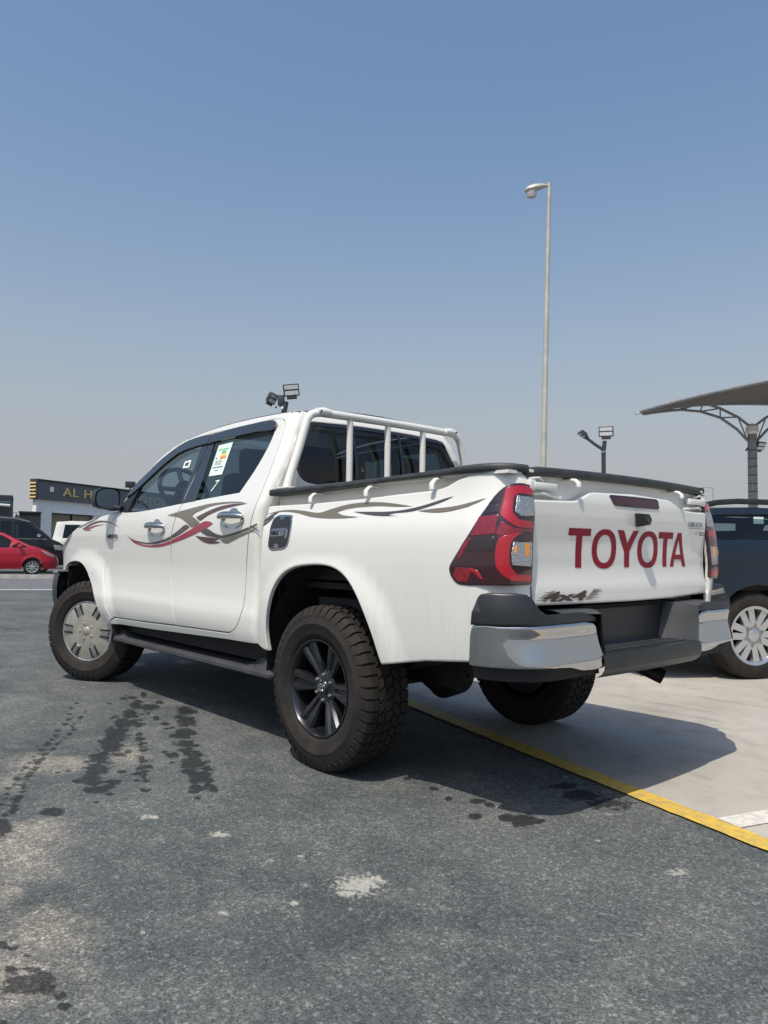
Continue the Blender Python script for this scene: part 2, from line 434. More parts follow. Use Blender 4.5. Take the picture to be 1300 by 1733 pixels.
# half width of the cab side against height
CAB_Y = smooth_tab([(.40,.800),(.47,.838),(.53,.862),(.60,.882),(.66,.886),(.76,.874),(.90,.868),(1.02,.874),(1.14,.880),
                    (1.22,.876),(1.27,.866),(1.32,.846),(1.40,.812),(1.50,.768),(1.62,.714),(1.72,.668),(1.80,.628),(1.85,.595),(1.89,.550),(1.93,.50)])
BED_Y = smooth_tab([(.45,.835),(.55,.858),(.66,.874),(.80,.884),(.95,.888),(1.06,.886),(1.14,.876),(1.19,.860),(1.23,.845),(1.30,.828),(1.40,.815)])
BED_X = smooth_tab([(.60,-1.128),(.82,-1.132),(1.0,-1.136),(1.2,-1.126),(1.3,-1.112),(1.4,-1.10)])   # rear face of the bed
CAB_X = smooth_tab([(.5,.555),(1.2,.555),(1.3,.542),(1.5,.528),(1.7,.560),(1.80,.600),(1.86,.650)])   # rear face of the cab
RX, RY = .20, .155        # rear corner of the bed
CR = .05                  # rear corner of the cab
FRONT = smooth_tab([(2.9,0),(3.2,.001),(3.5,.006),(3.7,.030),(3.82,.070),(3.92,.135),(4.0,.25),(4.05,.40)])
def flare(x, z, xc):
    dx = abs(x-xc); dz = max(0, z-.385)
    d = (dx**2.4 + dz**2.4)**(1/2.4)
    return .026*(1-sstep(.50,.64,d)) if z > .3 else 0
def cab_side(x, z):
    """point on the left side of cab and front wing"""
    y = CAB_Y(z) - (FRONT(x) if x > 2.9 else 0) + flare(x, z, 3.085)
    return (x, y, z)
def cab_rear(u, z):
    """side, corner and rear wall of the cab; u > 0 is the straight side"""
    ys = CAB_Y(z); xr = CAB_X(z); q = CR*math.pi/2
    if u >= 0: return (xr+CR+u, ys, z)
    if u > -q:
        t = -u/CR
        return (xr+CR-CR*math.sin(t), ys-CR+CR*math.cos(t), z)
    return (xr, ys-CR-(-u-q), z)
def cab_all(x, z):
    """cab side that runs on round the rear corner (x then counts arc length)"""
    xc = CAB_X(z)+CR; q = CR*math.pi/2
    if x >= xc: return cab_side(x, z)
    s = xc-x; ys = CAB_Y(z)
    if s < q: return (xc-CR*math.sin(s/CR), ys-CR+CR*math.cos(s/CR), z)
    return (CAB_X(z), ys-CR-(s-q), z)
def rear_wall(y, z): return (CAB_X(z), y, z)
def recess_wall(u, z): return (-1.13+RX+u, .762-.01*sstep(1.30,1.36,z), z)
def bed_side(u, z):
    """side, rounded rear corner and rear face of the bed; u > 0 is the straight side"""
    xr = BED_X(z); rm = (RX+RY)/2; q = rm*math.pi/2
    if u >= 0:
        x = xr+RX+u
        return (x, BED_Y(z)+flare(x, z, 0), z)
    ys = BED_Y(z)
    if u > -q:
        t = -u/rm
        return (xr+RX-RX*math.sin(t), ys-RY+RY*math.cos(t), z)
    return (xr, ys-RY-(-u-q), z)
TAIL_X = smooth_tab([(.80,-1.128),(.88,-1.130),(.93,-1.122),(.99,-1.117),(1.06,-1.119),(1.14,-1.129),(1.20,-1.134),(1.25,-1.134),(1.30,-1.124),(1.4,-1.11)])
def tail(y, z):
    """outer face of the tailgate, slightly crowned in plan"""
    return (TAIL_X(z)-.02*(1-(y/.7)**2), y, z)
# rear bumper: plan curve round the corner
BX = smooth_tab([(.50,-1.20),(.56,-1.235),(.62,-1.232),(.72,-1.222),(.80,-1.215),(.92,-1.19)])
BY = smooth_tab([(.50,.890),(.56,.905),(.66,.912),(.80,.912),(.92,.895)])
BRX, BRY = .24, .22
def bumper(u, z):
    xr = BX(z); ys = BY(z); rm = (BRX+BRY)/2; q = rm*math.pi/2
    if u >= 0: return (xr+BRX+u, ys, z)
    if u > -q:
        t = -u/rm
        return (xr+BRX-BRX*math.sin(t), ys-BRY+BRY*math.cos(t), z)
    return (xr, ys-BRY-(-u-q), z)

# ------------------------------------------------------------------ the ground
# stains on the asphalt: centre, two half axes, weight (metres)
WET = [
 (2.255,0.739,-0.016,-0.020,-0.111,0.049,1),(1.927,0.936,-0.025,-0.031,-0.139,0.059,1),(1.722,1.064,-0.028,-0.035,-0.139,0.058,1),(1.496,1.196,-0.036,-0.046,-0.136,0.055,1),
 (1.259,1.329,-0.039,-0.049,-0.141,0.056,1),(1.042,1.441,-0.037,-0.046,-0.127,0.050,1),(0.845,1.581,-0.035,-0.043,-0.101,0.038,1),(0.668,1.662,-0.040,-0.049,-0.102,0.038,1),
 (0.513,1.741,-0.036,-0.044,-0.086,0.031,1),(0.367,1.774,-0.037,-0.045,-0.055,0.020,1),(1.406,1.147,-0.018,-0.023,-0.066,0.028,1),(1.182,1.234,-0.013,-0.017,-0.050,0.021,1),
 (1.823,0.884,-0.040,-0.051,-0.107,0.048,1),(1.494,0.990,-0.014,-0.017,-0.070,0.032,1),(1.928,0.770,-0.019,-0.024,-0.057,0.026,1),(1.649,0.972,-0.009,-0.011,-0.050,0.022,1),
 (0.687,1.430,-0.010,-0.012,-0.108,0.047,1),(0.458,1.522,-0.010,-0.013,-0.074,0.032,1),(0.235,1.612,-0.016,-0.020,-0.029,0.013,1),(0.950,1.325,-0.007,-0.009,-0.080,0.034,1),
 (0.214,1.831,-0.011,-0.013,-0.017,0.006,1),(0.728,1.816,-0.010,-0.013,-0.018,0.006,1),(0.721,1.768,-0.009,-0.011,-0.018,0.006,1),(0.871,1.426,-0.014,-0.018,-0.042,0.017,1),
 (1.595,0.751,-0.034,-0.043,-0.126,0.063,1),(1.304,0.886,-0.037,-0.047,-0.138,0.069,1),(1.058,1.018,-0.043,-0.054,-0.097,0.048,1),(1.013,1.079,-0.034,-0.043,-0.066,0.032,1),
 (0.835,1.129,-0.033,-0.041,-0.078,0.039,1),(0.675,1.278,-0.024,-0.030,-0.055,0.026,1),(0.756,1.282,-0.010,-0.013,-0.033,0.015,1),(0.606,1.191,-0.031,-0.039,-0.062,0.032,1),
 (0.462,1.281,-0.037,-0.046,-0.078,0.039,1),(0.272,1.330,-0.029,-0.036,-0.063,0.033,1),(0.138,1.423,-0.019,-0.023,-0.040,0.021,1),(0.051,1.385,-0.014,-0.017,-0.039,0.021,1),
 (-0.000,1.487,-0.010,-0.012,-0.021,0.011,1),(-0.128,1.504,-0.006,-0.007,-0.012,0.007,1),(0.774,1.105,-0.019,-0.024,-0.034,0.017,1),(0.459,1.190,-0.011,-0.014,-0.021,0.011,1),
 (0.321,1.353,-0.013,-0.016,-0.052,0.026,1),(0.145,2.202,-0.025,-0.030,-0.116,0.030,1),(0.205,2.008,-0.031,-0.038,-0.053,0.017,1),(0.280,2.156,-0.011,-0.013,-0.032,0.008,1),
 (-0.743,2.427,-0.011,-0.013,-0.026,0.007,1),(-0.779,2.406,-0.009,-0.011,-0.020,0.005,1),(-0.880,2.443,-0.012,-0.014,-0.020,0.005,1),(-0.912,2.404,-0.014,-0.017,-0.019,0.006,1),
 (-0.976,2.433,-0.041,-0.049,-0.050,0.014,1),(-0.970,2.399,-0.023,-0.028,-0.042,0.013,1),(-0.971,2.450,-0.024,-0.029,-0.039,0.011,1),(-1.115,2.395,-0.011,-0.013,-0.017,0.006,1),
 (-1.070,2.387,-0.012,-0.015,-0.021,0.007,1),(-0.830,2.399,-0.009,-0.011,-0.014,0.004,1),(-1.087,2.521,-0.013,-0.016,-0.017,0.004,1),(1.690,1.165,-0.015,-0.019,-0.044,0.017,0.95),
 (1.162,1.456,-0.012,-0.015,-0.031,0.012,0.95),(1.419,1.200,-0.012,-0.015,-0.032,0.013,0.95),(0.996,1.529,-0.009,-0.011,-0.021,0.008,0.95),(1.507,1.086,-0.012,-0.015,-0.033,0.014,0.95),
 (0.584,1.713,-0.016,-0.019,-0.035,0.013,0.95),(2.232,0.745,-0.010,-0.012,-0.032,0.014,0.95),(1.191,1.399,-0.020,-0.025,-0.053,0.021,0.95),(0.543,1.792,-0.016,-0.019,-0.034,0.012,0.95),
 (1.119,1.283,-0.007,-0.008,-0.017,0.007,0.95),(2.183,0.849,-0.019,-0.025,-0.063,0.027,0.95),(1.218,1.389,-0.015,-0.019,-0.040,0.015,0.95),(0.526,1.782,-0.012,-0.015,-0.027,0.009,0.95),
 (0.849,1.481,-0.007,-0.009,-0.016,0.007,0.95),(0.416,1.699,-0.009,-0.011,-0.018,0.007,0.95),(0.629,1.702,-0.016,-0.019,-0.035,0.013,0.95),(0.921,1.524,-0.015,-0.019,-0.037,0.014,0.95),
 (1.496,1.139,-0.020,-0.025,-0.056,0.024,0.95),(0.275,1.752,-0.012,-0.015,-0.025,0.010,0.95),(0.387,1.731,-0.012,-0.015,-0.026,0.010,0.95),(0.394,1.716,-0.007,-0.009,-0.015,0.006,0.95),
 (1.369,1.344,-0.010,-0.013,-0.027,0.011,0.95),(1.000,1.410,-0.007,-0.008,-0.017,0.007,0.95),(2.088,1.046,-0.011,-0.014,-0.037,0.014,0.95),(1.439,1.231,-0.010,-0.013,-0.028,0.011,0.95),
 (1.395,1.114,-0.012,-0.015,-0.032,0.014,0.95),(1.308,1.259,-0.015,-0.019,-0.041,0.017,0.95),(0.560,1.585,-0.016,-0.019,-0.034,0.014,0.95),(1.657,1.199,-0.010,-0.012,-0.029,0.011,0.95),
 (1.137,1.389,-0.010,-0.013,-0.026,0.010,0.95),(2.229,0.845,-0.006,-0.008,-0.021,0.009,0.95),(1.332,1.319,-0.020,-0.025,-0.055,0.021,0.95),(0.814,1.656,-0.010,-0.013,-0.024,0.009,0.95),
 (0.782,1.595,-0.015,-0.019,-0.036,0.014,0.95),(2.279,0.852,-0.010,-0.012,-0.032,0.013,0.95),(0.747,1.625,-0.009,-0.011,-0.020,0.007,0.95),(1.307,1.320,-0.015,-0.019,-0.041,0.016,0.95),
 (1.593,1.144,-0.007,-0.008,-0.019,0.008,0.95),(0.376,1.794,-0.016,-0.019,-0.033,0.012,0.95),(1.700,1.073,-0.008,-0.010,-0.024,0.010,0.95),(0.701,1.653,-0.016,-0.019,-0.036,0.013,0.95),
 (1.393,1.311,-0.012,-0.015,-0.032,0.013,0.95),(0.490,1.723,-0.021,-0.026,-0.045,0.017,0.95),(0.729,1.576,-0.009,-0.011,-0.020,0.008,0.95),(0.432,1.646,-0.011,-0.013,-0.022,0.009,0.95),
 (0.507,1.720,-0.010,-0.013,-0.023,0.008,0.95),(1.396,1.242,-0.015,-0.019,-0.041,0.017,0.95),(1.327,1.249,-0.010,-0.013,-0.027,0.011,0.95),(1.157,1.418,-0.015,-0.019,-0.039,0.015,0.95),
 (1.222,1.314,-0.007,-0.008,-0.018,0.007,0.95),(1.110,1.367,-0.015,-0.019,-0.039,0.016,0.95),(1.126,1.259,-0.008,-0.011,-0.022,0.009,0.95),(2.204,0.903,-0.019,-0.025,-0.064,0.026,0.95),
 (0.975,1.487,-0.009,-0.011,-0.021,0.008,0.95),(0.459,1.674,-0.007,-0.009,-0.015,0.006,0.95),(0.421,1.669,-0.021,-0.026,-0.044,0.017,0.95),(0.921,1.456,-0.012,-0.015,-0.029,0.012,0.95),
 (0.817,1.469,-0.009,-0.011,-0.020,0.008,0.95),(1.027,1.447,-0.015,-0.019,-0.038,0.015,0.95),(1.195,1.279,-0.010,-0.013,-0.026,0.011,0.95),(1.868,0.882,-0.006,-0.008,-0.020,0.009,0.95),
 (1.293,1.275,-0.007,-0.008,-0.018,0.007,0.95),(1.891,0.943,-0.008,-0.010,-0.025,0.011,0.95),(0.443,1.693,-0.012,-0.015,-0.026,0.010,0.95),(2.067,0.856,-0.014,-0.019,-0.047,0.020,0.95),
 (0.959,1.434,-0.007,-0.009,-0.017,0.007,0.95),(0.464,1.750,-0.007,-0.009,-0.015,0.005,0.95),(1.992,0.742,-0.006,-0.008,-0.020,0.009,0.95),(1.027,1.486,-0.007,-0.008,-0.017,0.007,0.95),
 (1.439,1.292,-0.010,-0.013,-0.028,0.011,0.95),(1.535,1.105,-0.008,-0.010,-0.024,0.010,0.95),(0.962,1.506,-0.007,-0.008,-0.017,0.006,0.95),(0.851,1.483,-0.021,-0.026,-0.049,0.020,0.95),
 (0.530,1.791,-0.016,-0.019,-0.034,0.012,0.95),(0.380,1.721,-0.021,-0.026,-0.044,0.017,0.95),(0.862,1.070,-0.007,-0.009,-0.016,0.008,0.95),(1.064,1.099,-0.007,-0.008,-0.017,0.008,0.95),
 (0.191,1.372,-0.007,-0.009,-0.014,0.007,0.95),(0.089,1.475,-0.011,-0.013,-0.020,0.010,0.95),(1.450,0.870,-0.020,-0.025,-0.056,0.027,0.95),(0.359,1.255,-0.021,-0.026,-0.043,0.023,0.95),
 (1.318,0.915,-0.015,-0.019,-0.041,0.020,0.95),(0.308,1.357,-0.012,-0.015,-0.025,0.013,0.95),(1.515,0.762,-0.012,-0.015,-0.033,0.017,0.95),(1.100,0.904,-0.007,-0.008,-0.017,0.009,0.95),
 (1.530,0.726,-0.020,-0.025,-0.056,0.029,0.95),(0.133,1.454,-0.007,-0.009,-0.014,0.007,0.95),(0.078,1.461,-0.009,-0.011,-0.017,0.009,0.95),(1.472,0.811,-0.007,-0.008,-0.019,0.009,0.95),
 (0.508,1.244,-0.007,-0.009,-0.015,0.008,0.95),(0.979,1.050,-0.015,-0.019,-0.038,0.019,0.95),(0.304,1.303,-0.016,-0.020,-0.032,0.017,0.95),(0.724,1.206,-0.007,-0.009,-0.016,0.008,0.95),
 (0.688,1.188,-0.021,-0.026,-0.047,0.024,0.95),(0.075,1.464,-0.016,-0.020,-0.030,0.015,0.95),(0.377,1.350,-0.021,-0.026,-0.043,0.022,0.95),(0.731,1.153,-0.012,-0.015,-0.028,0.014,0.95),
 (0.248,1.308,-0.012,-0.015,-0.024,0.013,0.95),(0.460,1.264,-0.009,-0.011,-0.019,0.009,0.95),(1.332,1.007,-0.020,-0.025,-0.054,0.025,0.95),(0.559,1.228,-0.012,-0.015,-0.027,0.014,0.95),
 (0.549,1.339,-0.009,-0.011,-0.019,0.009,0.95),(0.831,1.143,-0.009,-0.011,-0.020,0.010,0.95),(1.173,0.994,-0.008,-0.011,-0.022,0.011,0.95),(0.764,1.178,-0.009,-0.011,-0.020,0.010,0.95),
 (0.649,1.164,-0.016,-0.019,-0.035,0.018,0.95),(1.579,0.728,-0.011,-0.015,-0.033,0.017,0.95),(0.224,1.351,-0.009,-0.011,-0.017,0.009,0.95),(0.187,1.411,-0.007,-0.009,-0.014,0.007,0.95),
 (0.076,1.404,-0.009,-0.011,-0.017,0.009,0.95),(0.183,1.345,-0.021,-0.026,-0.041,0.022,0.95),(0.154,1.365,-0.007,-0.009,-0.014,0.007,0.95),(0.892,1.171,-0.007,-0.009,-0.016,0.008,0.95),
 (1.235,0.940,-0.007,-0.008,-0.018,0.009,0.95),(0.866,1.173,-0.007,-0.009,-0.016,0.008,0.95),(1.557,0.789,-0.007,-0.008,-0.019,0.009,0.95),(1.207,1.061,-0.012,-0.015,-0.031,0.014,0.95),
 (1.250,0.968,-0.007,-0.008,-0.018,0.009,0.95),(0.281,1.286,-0.011,-0.013,-0.021,0.011,0.95),(1.375,0.808,-0.010,-0.013,-0.027,0.014,0.95),(0.221,1.382,-0.021,-0.026,-0.042,0.021,0.95),
 (0.090,1.408,-0.011,-0.013,-0.020,0.011,0.95),(0.361,1.330,-0.012,-0.015,-0.025,0.013,0.95),(0.532,1.227,-0.021,-0.026,-0.045,0.023,0.95),(0.429,1.273,-0.021,-0.026,-0.044,0.023,0.95),
 (1.218,1.020,-0.012,-0.015,-0.031,0.015,0.95),(1.310,0.866,-0.010,-0.013,-0.027,0.014,0.95),(0.420,1.312,-0.010,-0.013,-0.022,0.011,0.95),(0.392,1.335,-0.009,-0.011,-0.018,0.009,0.95),
 (0.285,1.321,-0.016,-0.020,-0.032,0.017,0.95),(0.544,1.249,-0.010,-0.013,-0.023,0.011,0.95),(0.937,1.061,-0.012,-0.015,-0.029,0.015,0.95),(0.513,1.270,-0.010,-0.013,-0.023,0.011,0.95),
 (0.128,1.360,-0.007,-0.009,-0.013,0.007,0.95),(0.817,1.122,-0.010,-0.013,-0.024,0.012,0.95),(0.500,1.281,-0.021,-0.026,-0.045,0.023,0.95),(1.415,0.862,-0.020,-0.025,-0.055,0.027,0.95),
 (0.287,1.304,-0.016,-0.020,-0.032,0.017,0.95),(0.441,1.234,-0.016,-0.019,-0.033,0.017,0.95),(0.559,1.270,-0.010,-0.013,-0.023,0.011,0.95),(0.732,1.200,-0.012,-0.015,-0.028,0.014,0.95),
 (0.115,1.370,-0.016,-0.020,-0.030,0.016,0.95),(0.100,1.430,-0.016,-0.020,-0.030,0.016,0.95),(0.294,1.366,-0.012,-0.015,-0.025,0.013,0.95),(1.499,0.762,-0.007,-0.008,-0.019,0.009,0.95),
 (0.551,1.493,-0.016,-0.019,-0.034,0.015,0.95),(0.657,1.425,-0.009,-0.011,-0.020,0.009,0.95),(1.954,0.907,-0.011,-0.014,-0.036,0.015,0.95),(1.655,1.009,-0.008,-0.010,-0.024,0.010,0.95),
 (1.728,0.960,-0.007,-0.008,-0.020,0.009,0.95),(2.025,0.857,-0.011,-0.014,-0.036,0.016,0.95),(0.853,1.337,-0.010,-0.013,-0.025,0.011,0.95),(0.555,1.451,-0.016,-0.019,-0.034,0.015,0.95),
 (0.500,1.494,-0.010,-0.013,-0.023,0.010,0.95),(0.231,1.616,-0.009,-0.011,-0.017,0.008,0.95),(1.065,1.268,-0.007,-0.008,-0.017,0.007,0.95),(0.484,1.544,-0.021,-0.026,-0.045,0.019,0.95),
 (1.624,1.062,-0.015,-0.019,-0.043,0.018,0.95),(0.377,1.549,-0.007,-0.009,-0.015,0.006,0.95),(1.012,1.290,-0.008,-0.011,-0.021,0.009,0.95),(0.972,1.291,-0.010,-0.013,-0.025,0.011,0.95),
 (0.983,1.320,-0.007,-0.008,-0.017,0.007,0.95),(0.444,1.528,-0.012,-0.015,-0.026,0.011,0.95),(0.851,1.355,-0.015,-0.019,-0.037,0.016,0.95),(1.071,1.266,-0.007,-0.008,-0.017,0.007,0.95),
 (0.743,1.414,-0.007,-0.009,-0.016,0.007,0.95),(1.074,1.270,-0.020,-0.025,-0.052,0.022,0.95),(1.871,0.925,-0.006,-0.008,-0.020,0.009,0.95),(0.348,1.556,-0.012,-0.015,-0.025,0.011,0.95),
 (0.903,1.321,-0.010,-0.013,-0.025,0.011,0.95),(0.383,1.583,-0.011,-0.013,-0.022,0.009,0.95),(-1.031,0.638,-0.041,-0.050,-0.049,0.062,1),(-0.974,0.657,-0.024,-0.029,-0.030,0.036,1),
 (-0.888,0.751,-0.019,-0.023,-0.027,0.030,1),(-0.771,0.609,-0.023,-0.029,-0.025,0.028,1),(-1.000,0.195,-0.055,-0.068,-0.046,0.068,1),(-0.361,0.624,-0.014,-0.017,-0.026,0.024,1),
 (-0.541,0.633,-0.016,-0.020,-0.023,0.023,1),(-0.834,0.600,-0.014,-0.017,-0.024,0.028,1),(-0.878,0.152,-0.042,-0.052,-0.030,0.043,1),(-1.137,0.207,-0.078,-0.096,-0.057,0.091,0.75),
 (-1.076,0.603,-0.023,-0.028,-0.020,0.026,1),(-0.675,0.679,-0.013,-0.015,-0.021,0.022,1),(1.964,1.247,-0.011,-0.014,-0.036,0.013,0.85),(1.908,1.267,-0.009,-0.012,-0.031,0.011,0.85),
 (1.816,1.325,-0.012,-0.015,-0.038,0.014,0.85),(1.782,1.348,-0.012,-0.016,-0.039,0.014,0.85),(1.681,1.383,-0.008,-0.010,-0.024,0.009,0.85),(1.651,1.423,-0.009,-0.011,-0.028,0.009,0.85),
 (1.588,1.456,-0.012,-0.015,-0.037,0.013,0.85),(1.509,1.479,-0.014,-0.018,-0.043,0.015,0.85),(1.430,1.525,-0.014,-0.018,-0.041,0.014,0.85),(1.412,1.539,-0.010,-0.012,-0.029,0.010,0.85),
 (1.332,1.586,-0.008,-0.011,-0.024,0.008,0.85),(1.296,1.618,-0.009,-0.011,-0.025,0.008,0.85),(1.273,1.638,-0.012,-0.016,-0.035,0.011,0.85),(1.232,1.657,-0.013,-0.016,-0.036,0.012,0.85),
 (1.168,1.695,-0.012,-0.015,-0.032,0.010,0.85),(1.144,1.714,-0.011,-0.013,-0.029,0.009,0.85),(1.096,1.752,-0.011,-0.014,-0.030,0.009,0.85),(1.077,1.767,-0.013,-0.016,-0.034,0.010,0.85),
 (1.015,1.790,-0.011,-0.013,-0.028,0.008,0.85),(0.997,1.807,-0.013,-0.016,-0.033,0.010,0.85),(0.953,1.836,-0.013,-0.016,-0.034,0.010,0.85),(0.923,1.845,-0.010,-0.012,-0.025,0.007,0.85),
 (0.867,1.868,-0.014,-0.017,-0.035,0.010,0.85),(0.838,1.886,-0.014,-0.017,-0.035,0.010,0.85),(0.800,1.907,-0.011,-0.013,-0.026,0.008,0.85),(0.756,1.935,-0.015,-0.018,-0.036,0.010,0.85),
 (0.705,1.956,-0.009,-0.011,-0.021,0.006,0.85),(0.658,1.977,-0.010,-0.012,-0.023,0.007,0.85),(0.628,1.992,-0.012,-0.015,-0.029,0.008,0.85),(0.585,2.004,-0.010,-0.012,-0.022,0.006,0.85),
 (0.535,2.020,-0.012,-0.015,-0.027,0.008,0.85),(0.484,2.047,-0.012,-0.015,-0.028,0.008,0.85),(0.460,2.053,-0.009,-0.011,-0.021,0.006,0.85),(0.451,2.066,-0.014,-0.017,-0.031,0.008,0.85),
 (0.429,2.076,-0.015,-0.018,-0.033,0.009,0.85),(0.383,2.091,-0.009,-0.011,-0.019,0.005,0.85),(0.373,2.093,-0.014,-0.017,-0.030,0.008,0.85),(0.339,2.104,-0.013,-0.016,-0.029,0.008,0.85),
 (0.321,2.109,-0.012,-0.015,-0.026,0.007,0.85),(0.307,2.120,-0.014,-0.017,-0.030,0.008,0.85),(2.396,1.140,-0.009,-0.012,-0.033,0.011,0.85),(2.247,1.210,-0.012,-0.016,-0.044,0.015,0.85),
 (2.099,1.286,-0.011,-0.014,-0.037,0.013,0.85),(1.937,1.357,-0.013,-0.016,-0.042,0.014,0.85),(1.787,1.415,-0.012,-0.015,-0.038,0.013,0.85),(1.672,1.472,-0.014,-0.018,-0.045,0.015,0.85),
 (1.592,1.516,-0.008,-0.011,-0.026,0.008,0.85),(1.533,1.556,-0.014,-0.018,-0.042,0.014,0.85),(1.427,1.601,-0.014,-0.018,-0.042,0.014,0.85),(1.359,1.642,-0.011,-0.014,-0.033,0.010,0.85),
 (1.297,1.683,-0.014,-0.017,-0.040,0.012,0.85),(1.247,1.706,-0.013,-0.016,-0.037,0.011,0.85),(1.172,1.753,-0.014,-0.018,-0.039,0.012,0.85),(1.117,1.786,-0.009,-0.011,-0.025,0.007,0.85),
 (1.070,1.818,-0.010,-0.012,-0.027,0.008,0.85),(1.014,1.843,-0.008,-0.010,-0.022,0.006,0.85),(0.965,1.868,-0.011,-0.014,-0.028,0.008,0.85),(0.897,1.908,-0.013,-0.016,-0.033,0.009,0.85),
 (0.863,1.932,-0.010,-0.012,-0.025,0.007,0.85),(0.809,1.959,-0.009,-0.011,-0.022,0.006,0.85),(0.736,1.988,-0.015,-0.018,-0.036,0.010,0.85),(0.660,2.019,-0.011,-0.013,-0.025,0.007,0.85),
 (0.617,2.053,-0.011,-0.014,-0.026,0.007,0.85),(0.545,2.080,-0.011,-0.013,-0.024,0.006,0.85),(0.488,2.103,-0.011,-0.014,-0.025,0.007,0.85),(0.417,2.133,-0.010,-0.012,-0.022,0.006,0.85),
]
SAND = [
 (0.925,1.855,-0.103,-0.128,-0.250,0.074,1),(0.814,1.450,-0.069,-0.086,-0.198,0.082,1),(0.839,1.706,-0.076,-0.094,-0.164,0.056,1),(-0.142,2.221,-0.095,-0.115,-0.315,0.087,1),
 (0.027,2.108,-0.102,-0.124,-0.195,0.058,1),(-0.755,2.342,-0.114,-0.136,-0.210,0.063,1),(-0.914,2.434,-0.089,-0.106,-0.222,0.061,1),(-0.980,2.312,-0.070,-0.084,-0.174,0.061,0.6),
 (-0.420,2.333,-0.055,-0.066,-0.275,0.072,0.8),(0.689,2.030,-0.052,-0.064,-0.191,0.051,0.8),(2.864,1.128,-0.125,-0.162,-0.387,0.124,0.5),(2.915,0.757,-0.117,-0.152,-0.273,0.104,0.5),
]
SPLASH = [
 (-1.060,1.495,-0.057,-0.068,-0.073,0.059,1),(-1.076,1.545,-0.031,-0.037,-0.037,0.029,1),(-1.066,1.435,-0.035,-0.042,-0.044,0.037,1),(-1.037,1.705,-0.014,-0.017,-0.020,0.014,1),
 (-0.088,1.734,-0.031,-0.038,-0.030,0.013,1),(-0.419,1.615,-0.028,-0.034,-0.033,0.018,1),(-0.731,1.603,-0.009,-0.011,-0.013,0.008,1),(-0.960,1.616,-0.019,-0.023,-0.018,0.013,0.7),
 (-0.951,1.899,-0.017,-0.021,-0.034,0.019,0.6),(-0.917,2.121,-0.014,-0.017,-0.023,0.010,0.6),(-1.252,2.214,-0.007,-0.009,-0.011,0.005,0.7),(-1.169,1.607,-0.012,-0.014,-0.009,0.007,0.8),
 (-0.767,1.506,-0.008,-0.010,-0.031,0.021,0.8),(3.608,0.208,-0.056,-0.075,-0.140,0.060,1),(3.487,-0.174,-0.061,-0.082,-0.159,0.079,1),(-0.794,1.432,-0.035,-0.042,-0.026,0.019,0.55),
 (-0.968,1.200,-0.008,-0.010,-0.012,0.011,0.8),(-1.658,0.615,-0.030,-0.036,-0.020,0.039,0.8),(-1.739,1.191,-0.021,-0.025,-0.010,0.016,0.7),(-1.771,1.334,-0.014,-0.016,-0.006,0.009,0.7),
 (-1.657,0.652,-0.012,-0.015,-0.009,0.017,1),
]

